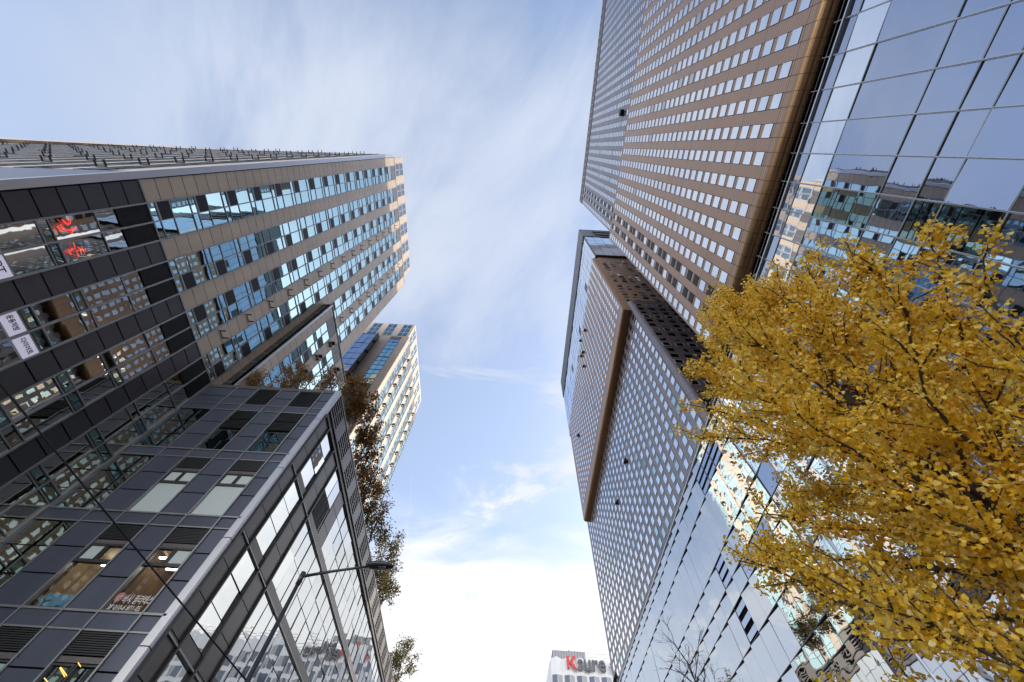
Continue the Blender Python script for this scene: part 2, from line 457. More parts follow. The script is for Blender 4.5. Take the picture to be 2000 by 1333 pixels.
# ---- tower T
T = thing('office_tower', 'tall beige-panelled tower with teal window strips and red neon on its dark lower storeys', 'building', (XT, YT + 10, 0))
XW = -100.0                                   # west end, far outside the frame
SK = .0188                                    # the south wall runs slightly off square
ys = lambda x: YT + (XT - x) * SK
b = MB()
zt = Z(43.45)
YN = 15.1 * SL
ring = [(XT - .1, YT + .1), (XT - .1, YN), (XW, YN), (XW, ys(XW) + .1)]
for i in range(4):
    p, q = ring[i], ring[(i + 1) % 4]
    b.poly([(p[0], p[1], 0), (q[0], q[1], 0), (q[0], q[1], zt), (p[0], p[1], zt)], 'joint_dark')
b.poly([(p[0], p[1], zt) for p in ring], 'roof_grey')
b.build('wall', T)
FE = face((XT, 0, 0), (0, 1, 0), (1, 0, 0))
covT = lambda u, z: u > 10.2 and z < 24.4 - MODZ * .5
strip_facade(T, FE, 2.40, 6, 14.14, 43.45, 1.62, 15.1, lamps=(2, 4), cover=covT, lampkind=0)
# corner trim and parapet
b = MB(); b.fbox(FE, 1.36 * SL, 1.60 * SL, 0, zt + .15, -.2, .05, 'pale_metal'); b.build('corner_trim', T)
b = MB(); b.fbox(FE, 1.60 * SL, YN, zt, zt + .25, -.3, .04, 'beige_trim'); b.fbox(FE, YN, YN + .12, Z(13), zt + .25, -.4, .02, 'beige_trim'); b.build('parapet', T)
# south wall
SV = np.array((-1, SK, 0)); SV /= np.linalg.norm(SV)
FS = face((XT, YT, 0), SV, (-SK, -1, 0))
b = MB()
strip_facade(T, FS, .85, 18, 14.14, 43.45, .12, 40.0, lamps=tuple(range(0, 18, 2)), open_phase=1, lampkind=0, limit=60, tops=False)
b.fbox(FS, .05, 64, Z(0), Z(14.1), -.05, 0, 'dark_panel'); b.build('south_base', T)
# dark lower storeys
mu = MB(); wins = []; lv = []; WCUT = [14.12, 12.88, 12.22, 10.90, 10.60, 9.56, 9.22, 7.92, 7.60, 6.55, 6.2, 4.9, 4.6, 3.55, 3.2, 1.9, 1.6, .5, -.9]
for k in range(6):
    ua = 2.40 + 2.08 * k
    if ua > 10: break
    pa = 1.62 if k == 0 else ua - .77
    z = 14.13; cl_ = MB()
    while z > -.9:
        lo = max(z - .665, -.9); cl_.fbox(FE, pa * SL + .05, ua * SL - .05, Z(lo) + .035, Z(z) - .035, -.05, -.005, 'dark_panel'); z -= .665
    cl_.build('dark_cladding', T)
    for col in (0, 1):
        a, c_ = ua + .655 * col, ua + .655 * (col + 1)
        for i in range(len(WCUT) - 1):
            hi, lo = WCUT[i], WCUT[i + 1]
            bb = MB()
            if i == 0:
                bb.fbox(FE, a * SL + .05, c_ * SL - .05, Z(lo) + .05, Z(hi) - .05, -.12, -.08, 'black_void')
                nf = 22
                for q in range(nf):
                    zz = Z(lo) + .06 + (Z(hi) - Z(lo) - .12) * (q + .5) / nf
                    bb.fbox(FE, a * SL + .05, c_ * SL - .05, zz - .018, zz + .018, -.08, -.01, 'louver_metal')
                lv.append(bb); continue
            small = (hi - lo) < .4
            bb.fpane(FE, a * SL + .04, c_ * SL - .04, Z(lo) + .04, Z(hi) - .04, -.03, 'smoke_glass' if lo > 6 and k < 4 else 'green_black_glass', .012)
            if small and random.random() < .8:
                bb = MB()
                for (p0, p1, q0, q1) in ((a * SL + .04, c_ * SL - .04, Z(lo) + .04, Z(lo) + .10), (a * SL + .04, c_ * SL - .04, Z(hi) - .10, Z(hi) - .04), (a * SL + .04, a * SL + .1, Z(lo) + .10, Z(hi) - .10), (c_ * SL - .1, c_ * SL - .04, Z(lo) + .10, Z(hi) - .10)):
                    bb.fbox(FE, p0, p1, q0, q1, -.05, .03, 'frame_dark')
                bb.fpane(FE, a * SL + .1, c_ * SL - .1, Z(lo) + .1, Z(hi) - .1, 0, 'teal_dark', .01)
            wins.append(bb)
            mu.fbox(FE, a * SL + .03, c_ * SL - .03, Z(lo) - .03, Z(lo) + .03, -.1, .02, 'frame_metal')
        mu.fbox(FE, a * SL - .045, a * SL + .045, Z(-.9), Z(14.13), -.1, .05, 'frame_metal')
    mu.fbox(FE, (ua + 1.31) * SL - .045, (ua + 1.31) * SL + .045, Z(-.9), Z(14.13), -.1, .05, 'frame_metal')
mu.fbox(FE, 1.62 * SL, 10 * SL, Z(14.13) - .05, Z(14.13) + .05, -.1, .04, 'frame_metal')
mu.build('lower_frame', T); parts('lower_window', wins, T, 100); parts('louver', lv, T, 60)
# crown
XC = XT - .12
b = MB(); b.box(XW, XC, 1.75 * SL, 14.35 * SL, zt + .02, Z(46.8), 'beige_panel'); cr = b.build('crown', T)
FC = face((XC, 0, 0), (0, 1, 0), (1, 0, 0))
for k in range(6):
    for i in (0, 1):
        for j in (0, 1):
            u0 = 2.3 + 2.08 * k + .63 * i; v0 = 43.75 + 1.5 * j
            b = MB(); b.fpane(FC, u0 * SL, (u0 + .52) * SL, Z(v0), Z(v0 + 1.2), .03, 'green_black_glass', .01)
            for (p, q, r_, t_) in ((u0 - .07, u0, v0 - .1, v0 + 1.3), (u0 + .52, u0 + .59, v0 - .1, v0 + 1.3)): b.fbox(FC, p * SL, q * SL, Z(r_), Z(t_), 0, .05, 'pale_metal')
            for (r_, t_) in ((v0 - .1, v0), (v0 + 1.2, v0 + 1.3)): b.fbox(FC, u0 * SL, (u0 + .52) * SL, Z(r_), Z(t_), 0, .05, 'pale_metal')
            b.build('crown_window', cr)
b = MB()
for k in range(10): b.box(XT - 40 + k * 3.4, XT - 38.2 + k * 3.4 + .6, YT + 1.1, YT + 1.5, zt + .26, zt + .6, 'frame_dark')
b.build('roof_rail', T)
# signs on the dark lower windows
def banner(u0, u1, v0, v1, txt):
    b = MB(); b.fbox(FE, u0 * SL, u1 * SL, Z(v0), Z(v1), .012, .035, 'banner_white'); o = b.build('window_banner', T)
    t = MB(); put_text(t, FE, txt, (u0 + .045) * SL, (u1 - .1) * SL, Z(v0) + (Z(v1) - Z(v0)) * .36, Z(v0) + (Z(v1) - Z(v0)) * .74, .05, 'ink_black', bold=.012); t.build('lettering', o)
banner(4.51, 5.09, 8.80, 9.19, '운동처방'); banner(5.19, 5.80, 8.80, 9.19, '다이어트')
b = MB(); b.fbox(FE, 2.6 * SL, 3.66 * SL, Z(9.12), Z(9.53), .012, .035, 'banner_white'); o = b.build('window_banner', T)
t = MB(); put_text(t, FE, 'PT', 3.22 * SL, 3.52 * SL, Z(9.26), Z(9.44), .05, 'ink_black'); t.build('lettering', o)
NEON = [[(400, 180), (450, 240), (560, 345), (640, 280), (640, 210), (575, 170), (575, 215), (605, 255), (570, 310), (430, 200)],
        [(275, 385), (400, 315), (420, 370), (320, 410), (275, 385)], [(320, 415), (370, 515), (510, 480), (430, 375)], [(350, 420), (385, 475), (455, 455), (410, 395)],
        [(530, 470), (740, 420), (775, 375), (790, 425), (745, 460), (560, 485)], [(635, 495), (650, 550), (690, 545), (675, 500)],
        [(690, 935), (600, 1000), (590, 1040), (640, 1110), (665, 1095), (625, 1035), (700, 965), (690, 935)],
        [(705, 790), (740, 860), (760, 960)], [(775, 1000), (850, 990), (790, 1040)], [(805, 1055), (835, 1165), (860, 1150), (845, 1090)],
        [(830, 905), (870, 950), (960, 960), (1010, 1070)], [(930, 880), (960, 975), (905, 1000), (925, 1085)], [(1010, 925), (1040, 1020)]]
for grp in (NEON[:6], NEON[6:]):
  ns = MB()
  for st in grp:
      pts = []
      for (a, c_) in st:
          d = ray(90 + a * .075, 415 + c_ * .075); d = d * ((XT + .07) / d[0]); pts.append((d[0], d[1], d[2] + CAMZ))
      ns.tube(pts, .011, 'neon_red', 5)
  ns.build('neon_sign', T)
# pale shade cloths hanging behind the glass of the top window column are seen only as reflections

# ---- lower wing W in front of the tower
WG = thing('tower_wing', 'low beige wing with teal windows projecting from the tower above the dark podium', 'building', (-12.63 * SL, 13.5 * SL, Z(13.9)))
XWG = -12.63 * SL; ZW0, ZW1 = 13.9, 24.6
b = MB(); b.box(XT + .02, XWG - .1, 10.36 * SL, 16.8 * SL, Z(ZW0), Z(ZW1) - .05, 'joint_dark'); b.box(XT + .02, XWG + .04, 10.32 * SL, 16.85 * SL, Z(ZW1) - .05, Z(ZW1) + .12, 'graphite_panel'); b.build('wall', WG)
FW = face((XWG, 0, 0), (0, 1, 0), (1, 0, 0))
strip_facade(WG, FW, 11.05, 3, ZW0, ZW1 - .1, 10.42, 16.8, lamps=(0, 1), open_phase=1, mod0=14.14, lampkind=1)
b = MB(); b.fbox(FW, 10.32 * SL, 10.42 * SL, Z(ZW0), Z(ZW1), -.1, .05, 'pale_metal'); b.build('corner_trim', WG)
FWS = face((XT, 10.36 * SL, 0), (1, 0, 0), (0, -1, 0))
b = MB(); z = ZW0
while z < ZW1 - .1:
    b.fbox(FWS, .62, 1.04, Z(z) + .02, Z(min(z + .623, ZW1)) - .02, -.05, 0, 'beige_panel'); z += .623
b.build('cladding', WG)
gl_ = []
z = ZW0
while z < ZW1 - .2:
    bb = MB(); bb.fpane(FWS, .06, .58, Z(z) + .04, Z(min(z + .93, ZW1)) - .04, -.02, 'teal_dark', .006); bb.fbox(FWS, .04, .60, Z(z) - .03, Z(z) + .03, -.02, .03, 'frame_metal'); gl_.append(bb); z += .935
parts('side_window', gl_, WG)

# ---- podium P
PX, PY = -7.53 * SL, 10.0 * SL
PD = thing('podium_block', 'dark slate-clad podium block with lit windows, silver corner edge and planted roof', 'building', (PX - 6, PY + 20, 0))
YE = 46 * SL; ZP = 14.08
b = MB()
b.box(XT + .05, PX - .12, PY + .14, PY + .30, 0, Z(4.9), 'joint_dark')   # south wall, in pieces round the lit rooms
b.box(XT + .05, PX - .12, PY + .14, PY + .30, Z(6.56), Z(ZP) - .2, 'joint_dark')
for (a, c_) in ((-13.25, -11.0), (-10.03, -9.2), (-8.2, -7.62)):
    b.box(a * SL, c_ * SL, PY + .14, PY + .30, Z(4.9), Z(6.56), 'joint_dark')
b.box(PX - .30, PX - .12, PY + .30, YE, 0, Z(ZP) - .2, 'joint_dark')
b.box(XT - 4, PX - .3, YE - .3, YE, 0, Z(ZP) - .2, 'slate_panel')
b.box(XT + .05, PX - .3, PY + .3, YE - .3, Z(ZP) - .5, Z(ZP) - .2, 'roof_grey')
b.build('wall', PD)
FPS = face((0, PY, 0), (1, 0, 0), (0, -1, 0))
xs = [-13.27, -11.95, -11.0, -10.03, -9.2, -8.2, -7.62]
pan = MB(); mul = MB(); pw = []; lou = []; rooms = []
def louver(F, u0, u1, v0, v1, n, root_list, mat='louver_metal'):
    bb = MB(); bb.fbox(F, u0, u1, v0, v1, -.14, -.10, 'black_void')
    for q in range(n):
        zz = v0 + (v1 - v0) * (q + .5) / n
        bb.fbox(F, u0, u1, zz - .022, zz + .022, -.09, .0, mat)
    root_list.append(bb)
def pane(F, u0, u1, v0, v1, mat, jit=.008, fr=0.0):
    bb = MB()
    if fr:
        for (a, b_, c_, d_) in ((u0, u1, v0, v0 + fr), (u0, u1, v1 - fr, v1), (u0, u0 + fr, v0 + fr, v1 - fr), (u1 - fr, u1, v0 + fr, v1 - fr)):
            bb.fbox(F, a, b_, c_, d_, -.1, .03, 'frame_dark')
    bb.fpane(F, u0 + fr, u1 - fr, v0 + fr, v1 - fr, -.04, mat, jit); pw.append(bb); return bb
ST = [4.93 - 5.2, 4.93 - 2.6, 4.93, 7.55, 10.15]
for si, z0 in enumerate(ST):
    h = 2.6
    # spandrel ledge under the storey
    for i in range(6):
        a, c_ = xs[i] * SL + .03, xs[i + 1] * SL - .03
        pan.fbox(FPS, a, c_, Z(z0 - .38) + .03, Z(z0) - .04, -.08, -.01 if i % 2 else .02, 'slate_panel')
        mul.fbox(FPS, a, c_, Z(z0) - .05, Z(z0) + .03, -.1, .06, 'frame_metal')
        mul.fbox(FPS, a, c_, Z(z0 - .38) - .03, Z(z0 - .38) + .03, -.1, .04, 'frame_metal')
        top = z0 + h - .38
        if i == 0:
            for k in range(3): pane(FPS, a, c_, Z(z0 + (top - z0) * k / 3) + .03, Z(z0 + (top - z0) * (k + 1) / 3) - .03, 'green_black_glass')
        elif i in (1, 3, 5):
            cuts = [z0, z0 + .78, z0 + 1.5, top]
            for k in range(3): pan.fbox(FPS, a, c_, Z(cuts[k]) + .03, Z(cuts[k + 1]) - .03, -.08, 0, 'slate_panel')
        else:
            lit = si == 2
            blind = si == 3
            big = 'clear_glass' if lit else 'blind_pale' if blind else 'green_black_glass'
            if si == 4:
                pane(FPS, a, c_, Z(z0) + .04, Z(z0 + .55) - .02, big); pane(FPS, a, c_, Z(z0 + .55) + .03, Z(z0 + 1.1) - .03, big)
                louver(FPS, a, c_, Z(z0 + 1.2), Z(z0 + 1.68), 7, lou); louver(FPS, a, c_, Z(z0 + 1.72), Z(z0 + 2.2), 7, lou)
                continue
            pane(FPS, a, c_, Z(z0) + .04, Z(z0 + 1.12) - .03, big, .004)
            um = (a + c_) / 2
            for (p, q, lft) in ((a, um - .02, 1), (um + .02, c_, 0)):
                mt = 'blind_pale' if blind or (lit and ((i == 2) == bool(lft))) else 'clear_glass' if lit else 'green_black_glass'
                pane(FPS, p, q, Z(z0 + 1.15), Z(z0 + 1.61) - .02, mt, .004, .06)
            mul.fbox(FPS, a, c_, Z(z0 + 1.12) - .03, Z(z0 + 1.15), -.1, .03, 'frame_dark')
            pan.fbox(FPS, a, c_, Z(z0 + 1.63), Z(z0 + 1.74), -.08, -.02, 'graphite_panel')
            louver(FPS, a, c_, Z(z0 + 1.76), Z(top) - .04, 10, lou)
# band above the top storey and top louvres
for i in range(6):
    a, c_ = xs[i] * SL + .03, xs[i + 1] * SL - .03
    pan.fbox(FPS, a, c_, Z(12.77 - .38) + .03, Z(12.77) - .03, -.08, .0, 'slate_panel')
    if i in (2, 4): louver(FPS, a, c_, Z(12.82), Z(13.86), 13, lou)
    else:
        pan.fbox(FPS, a, c_, Z(12.77) + .03, Z(13.3) - .03, -.08, 0, 'slate_panel'); pan.fbox(FPS, a, c_, Z(13.3) + .03, Z(13.88) - .03, -.08, 0, 'slate_panel')
    mul.fbox(FPS, a, c_, Z(12.77) - .03, Z(12.77) + .03, -.1, .04, 'frame_metal'); mul.fbox(FPS, a, c_, Z(12.39) - .03, Z(12.39) + .03, -.1, .04, 'frame_metal')
for q in xs[1:-1]: mul.fbox(FPS, q * SL - .035, q * SL + .035, Z(-.9), Z(13.9), -.1, .08, 'frame_metal')
mul.fbox(FPS, xs[0] * SL - .05, xs[0] * SL + .08, Z(-.9), Z(13.9), -.1, .12, 'frame_metal')
pan.build('cladding', PD); mul.build('mullion_frame', PD)
# lit rooms on the third storey
z0 = 4.93
for (a, c_, kind) in ((-11.0, -10.03, 0), (-9.2, -8.2, 1)):
    x0, x1 = a * SL + .02, c_ * SL - .02
    y0, y1 = PY + .16, PY + 2.6; zb, ztp = Z(z0) - .05, Z(z0 + 1.63)
    r = MB(); wm = 'room_wall' if kind == 0 else 'room_wall'
    r.box(x0 - .8, x1 + .8, y1, y1 + .1, zb, ztp + .4, wm)
    r.box(x0 - .9, x0 - .8, y0 + .2, y1, zb, ztp + .4, wm); r.box(x1 + .8, x1 + .9, y0 + .2, y1, zb, ztp + .4, 'room_brown')
    r.box(x0 - .8, x1 + .8, y0 + .2, y1, ztp + .3, ztp + .4, wm if kind == 0 else 'concrete'); r.box(x0 - .8, x1 + .8, y0 + .2, y1, zb - .1, zb, 'room_brown')
    if kind:
        for q in range(5): r.box(x0 - .7 + q * .55, x0 - .55 + q * .55, y0 + .25, y1 - .05, ztp + .12, ztp + .3, 'room_brown')
        r.box(x0 - .7, x1 + .7, y0 + 1.2, y0 + 1.32, ztp + .02, ztp + .12, 'room_brown')
    ri = r.build('lit_room', PD)
    l = MB()
    l.box(x0 - .2, x1 + .1, y0 + 1.3, y0 + 1.38, ztp - .10, ztp - .04, 'tube_light')
    if kind: l.box(x0 - .2, x1 + .1, y0 + .5, y0 + .58, ztp - .10, ztp - .04, 'tube_light')
    l.build('tube_lamp', ri)
# poster and window lettering
z1 = Z(4.95)
b = MB(); b.fbox(FPS, -10.80 * SL, -10.06 * SL, z1, z1 + .55, -.14, -.10, 'poster_blue')
b.fbox(FPS, -10.80 * SL, -10.06 * SL, z1, z1 + .09, -.098, -.09, 'poster_dark')
b.mesh([FPS(-10.42 * SL, z1 + .07, -.095), FPS(-10.30 * SL, z1 + .10, -.095), FPS(-10.08 * SL, z1 + .48, -.095), FPS(-10.22 * SL, z1 + .2, -.095)], [(0, 1, 2, 3)], 'poster_dark')
for (p, q) in (((-10.70, .05), (-10.70, .3)), ((-10.70, .22), (-10.58, .33)), ((-10.70, .22), (-10.78, .36))): b.tube([FPS(p[0] * SL, z1 + p[1], -.09), FPS(q[0] * SL, z1 + q[1], -.09)], .02, 'poster_dark', 5)
b.build('poster', PD)
b = MB(); put_text(b, FPS, '바시 필라테스', -8.93 * SL, -8.24 * SL, Z(5.13), Z(5.33), .0, 'letter_white'); put_text(b, FPS, '3F 010-6 871-05', -9.12 * SL, -8.36 * SL, Z(4.98), Z(5.09), .0, 'letter_white'); b.build('window_lettering', PD)
b = MB(); b.mesh([FPS((-9.05 + .09 * math.cos(t) * (1 + .25 * math.sin(t))) * SL, Z(5.25) + .19 * math.sin(t), .0) for t in np.linspace(0, 2 * math.pi, 20)[:-1]], [tuple(range(19))], 'logo_pink')
b.tube([FPS((-9.05 + dx) * SL, Z(5.25) + dz, .012) for dx, dz in ((-.02, -.22), (.0, -.08), (-.04, .0), (.03, .03), (.05, .08))], .014, 'letter_white', 5); b.build('window_emblem', PD)
b = MB()
for (p, q) in (((120, 1305), (132, 1322)), ((118, 1306), (128, 1324)), ((154, 1296), (159, 1304)), ((88, 1326), (96, 1336))):
    A = ray(*p); B_ = ray(*q); A = A * ((PY + .02) / A[1]); B_ = B_ * ((PY + .02) / B_[1])
    b.tube([(A[0], A[1] - .05, A[2] + CAMZ), (B_[0], B_[1] - .05, B_[2] + CAMZ)], .011, 'lamp_orange', 5)
b.build('string_light', PD)
# silver corner and coping
b = MB()
z = -.9
while z < ZP - .1:
    z2 = min(z + 2.6, ZP); b.box(PX - .30, PX + .04, PY - .06, PY + .28, Z(z) + .02, Z(z2) - .02, 'pale_metal'); z = z2
b.build('corner_trim', PD)
b = MB(); b.box(XT, PX - .02, PY - .03, PY + .30, Z(13.88), Z(ZP), 'graphite_panel'); b.box(PX - .3, PX + .03, PY + .30, YE, Z(14.0), Z(ZP) + .02, 'graphite_panel'); b.build('coping', PD)
# street face
FPE = face((PX, 0, 0), (0, 1, 0), (1, 0, 0))
pan = MB(); mul = MB()
levels = [-.9, -.1, 2.1, 4.7, 7.32, 9.98, 12.62]
def panel_col(u0, u1, zlo, zhi, mat='graphite_panel', step=.87):
    z = zhi
    while z > zlo + .05:
        l_ = max(z - step, zlo); pan.fbox(FPE, u0 * SL + .02, u1 * SL - .02, Z(l_) + .02, Z(z) - .02, -.06, 0, mat); z = l_
panel_col(10.18, 10.84, -.9, 12.62); panel_col(12.05, 12.92, -.9, 12.62)
panel_col(14.35, 15.2, 10.3, 12.62)
for (u0, u1) in ((10.88, 12.02),):
    for li in range(1, 6):
        lo, hi = levels[li] + .34, levels[li + 1]
        n = 3
        for k in range(n):
            pane(FPE, u0 * SL + .04, u1 * SL - .04, Z(lo + (hi - lo) * k / n) + .03, Z(lo + (hi - lo) * (k + 1) / n) - .03, 'shopfront_glass', .012)
        pan.fbox(FPE, u0 * SL + .02, u1 * SL - .02, Z(levels[li]) + .03, Z(lo) - .03, -.06, 0, 'graphite_panel')
for li in range(1, 6):
    lo, hi = levels[li] + .34, levels[li + 1]
    u = 12.98
    pan.fbox(FPE, 12.98 * SL, YE, Z(levels[li]) + .03, Z(lo) - .03, -.06, .01, 'graphite_panel')
    while u < 45.5:
        wd = .86 if u > 14.2 else .68
        if li == 5 and 14.3 < u < 15.2: u = 15.24; continue
        n = 2 if u < 15 else 3
        for k in range(n):
            if li == 5 and k == 0 and 12.9 < u < 13.1:
                louver(FPE, u * SL + .03, (u + 1.3) * SL - .03, Z(lo) + .03, Z(lo + (hi - lo) * .5), 14, lou); continue
            pane(FPE, u * SL + .02, (u + wd) * SL - .02, Z(lo + (hi - lo) * k / n) + .02, Z(lo + (hi - lo) * (k + 1) / n) - .02, 'shopfront_glass', .012)
        mul.fbox(FPE, u * SL - .014, u * SL + .014, Z(lo), Z(hi), -.1, -.015, 'frame_dark')
        u += wd
for q in (10.16, 10.86, 12.03, 12.95): mul.fbox(FPE, q * SL - .05, q * SL + .05, Z(-.9), Z(12.62), -.1, .1, 'frame_dark')
for q in levels[1:]: mul.fbox(FPE, 10.2 * SL, YE, Z(q) - .03, Z(q) + .03, -.1, .07, 'frame_metal')
for q in (12.62, 12.92): mul.fbox(FPE, 10.2 * SL, YE, Z(q) - .05, Z(q) + .05, -.1, .09, 'frame_dark')
pan.fbox(FPE, 10.2 * SL, YE, Z(12.66), Z(12.9), -.06, 0, 'graphite_panel')
u = 10.25
k = 0
while u < 45:
    w1 = 1.05; 
    for j in range(6):
        pass
    bb = MB(); bb.fbox(FPE, u * SL, (u + w1) * SL, Z(12.97), Z(13.97), -.14, -.1, 'black_void')
    for q in range(6):
        uu = u * SL; vz = Z(12.97) + (Z(13.97) - Z(12.97)) * (q + .5) / 6
        bb.fbox(FPE, u * SL, (u + w1) * SL, vz - .05, vz + .05, -.09, .01, 'graphite_panel')
    bb.fbox(FPE, (u + w1 / 2) * SL - .03, (u + w1 / 2) * SL + .03, Z(12.97), Z(13.97), -.09, .02, 'graphite_panel')
    lou.append(bb)
    pan.fbox(FPE, (u + w1) * SL + .02, (u + w1 + .72) * SL - .02, Z(12.97), Z(13.97), -.06, 0, 'graphite_panel'); u += w1 + .74
pan.build('street_cladding', PD); mul.build('street_frame', PD)
parts('window', pw, PD, 100); parts('louver', lou, PD, 100)

# ---- tower U beyond, and the glass link between
U = thing('office_tower', 'sunlit beige office tower farther up the street behind the podium roof trees', 'building', (XT, 28 * SL, 0))
b = MB(); b.box(XT - 30, XT - .1, 22.28 * SL, 34.7 * SL, 0, Z(43.7), 'joint_dark'); b.build('wall', U)
strip_facade(U, FE, 22.98, 6, 14.14, 43.7, 22.22, 34.75, lamps=(0, 2, 4), open_phase=1, lampkind=1)
FUS = face((XT, 22.2 * SL, 0), (-1, 0, 0), (0, -1, 0))
ws = []
for (a, c_) in ((.0, .93), (2.24, 3.6)):
    z = 14.2; cl_ = MB()
    while z < 43.6:
        hi = min(z + .623, 43.7)
        cl_.fbox(FUS, a * SL + .02, c_ * SL - .02, Z(z) + .02, Z(hi) - .02, -.1, 0, 'beige_panel'); z += .623
    cl_.build('side_cladding', U)
cl_ = MB()
z = 14.2; i = 0
while z < 42.9:
    bb = MB()
    for (a, c_) in ((.97, 1.58), (1.62, 2.2)): bb.fpane(FUS, a * SL, c_ * SL, Z(z) + .03, Z(z + .935) - .03, -.04, 'teal_glass_blue' if z > 36 else 'teal_glass', .02)
    bb.fbox(FUS, .95 * SL, 2.22 * SL, Z(z) - .03, Z(z) + .03, -.06, .02, 'frame_metal'); ws.append(bb); z += .935
cl_.fbox(FUS, .97 * SL, 2.2 * SL, Z(42.95), Z(43.7), -.1, -.01, 'graphite_panel')
cl_.build('top_panel', U)
cl_ = MB(); cl_.fbox(FUS, 3.6 * SL, 8.5 * SL, Z(13), Z(43.7), -.1, -.02, 'graphite_panel')
cl_.build('side_cladding', U); parts('side_window', ws, U)
XUC = -13.44 * SL
b = MB(); b.box(XUC - 28, XUC, 22.2 * SL, 34.5 * SL, Z(43.72), Z(47.5), 'beige_panel'); cu_ = b.build('crown', U)
FUC = face((XUC, 22.2 * SL, 0), (-1, 0, 0), (0, -1, 0)); FUE = face((XUC, 0, 0), (0, 1, 0), (1, 0, 0))
for k in range(4):
    for i in (0, 1):
        for j in range(3):
            u0 = .35 + 2.0 * k + .6 * i; v0 = 43.95 + 1.15 * j
            b = MB(); b.fpane(FUC, u0 * SL, (u0 + .52) * SL, Z(v0), Z(v0 + .8), .03, 'green_black_glass' if j != 1 else 'teal_dark', .01); b.fbox(FUC, u0 * SL, (u0 + .52) * SL, Z(v0 + .8), Z(v0 + 1.1), 0, .04, 'teal_glass'); b.build('crown_window', cu_)
for k in range(6):
    for i in (0, 1):
        for j in (0, 1):
            u0 = 22.75 + 2.05 * k + .63 * i; v0 = 44.1 + 1.65 * j
            b = MB(); b.fpane(FUE, u0 * SL, (u0 + .5) * SL, Z(v0), Z(v0 + 1.3), .03, 'teal_dark', .01)
            for (p, q, r_, t_) in ((u0 - .07, u0, v0 - .1, v0 + 1.4), (u0 + .5, u0 + .57, v0 - .1, v0 + 1.4)): b.fbox(FUE, p * SL, q * SL, Z(r_), Z(t_), 0, .05, 'pale_metal')
            b.build('crown_window', cu_)
LK = thing('glass_link', 'glazed link block in the gap between the two beige office towers', 'building', (-19 * SL, 21.8 * SL, 0))
b = MB(); b.box(-21 * SL, -16.9 * SL, 21.55 * SL, 22.18 * SL, 0, Z(42.9), 'frame_dark'); b.build('wall', LK)
FL = face((-16.9 * SL, 21.53 * SL, 0), (-1, 0, 0), (0, -1, 0)); lw = []
z = 13.0
while z < 42.4:
    for k in range(4):
        bb = MB(); bb.fpane(FL, (.08 + .8 * k) * SL, (.84 + .8 * k) * SL, Z(z) + .03, Z(z + 1.2) - .03, .02, 'curtain_glass', .03); lw.append(bb)
    z += 1.24
parts('window', lw, LK)
b = MB(); b.fbox(FL, -.05 * SL, .06 * SL, 0, Z(43.0), -.5, .25, 'graphite_panel')
z = 16
while z < 42: b.fbox(FL, -.35 * SL, -.05 * SL, Z(z), Z(z) + .15, -.45, .1, 'graphite_panel'); z += 2.5
b.build('edge_fin', LK)

# ================================================================== RIGHT SIDE
XG = 10 * SR
Y_S, Y_N = -30 * SR, 41 * SR
GZ = 16.1
metal_panel('bronze_panel', (.44, .285, .20), (.06, .04, .03), PZ_B, (18.6 - .465) * KB * SR + CAMZ, 6, PY_B, 8.40 * KB * SR, .49 * PY_B, rough=.40, metal=.5)
metal_panel('bronze_panel_far', (.42, .26, .18), (.10, .065, .045), .8405 * 1.065 * .939 * SR, (36.0 - .45) * .939 * SR + CAMZ, 3, .938 * SR, 14.73 * .939 * SR, .49 * .938 * SR, rough=.42, metal=.5, zw=.02)
metal_panel('plum_panel', (.235, .215, .245), (.05, .045, .055), PZ_P, (32.0 - .42) * SR + CAMZ, 2, PY_P, 12.75 * SR, .5 * PY_P, rough=.42, metal=.45, zw=.02)
plain('bronze_plain', (.25, .145, .075), .32, .7, var=.12, nscale=.5)
metal_panel('bronze_edge', (.40, .225, .115), (.10, .06, .03), PZ_B, 0, .5, PY_B, 8.40 * KB * SR, .49 * PY_B, rough=.24, metal=.85)
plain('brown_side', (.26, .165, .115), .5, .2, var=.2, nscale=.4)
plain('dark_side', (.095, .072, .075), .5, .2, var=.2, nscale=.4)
plain('grey_cap', (.17, .18, .20), .45, .5, var=.1)

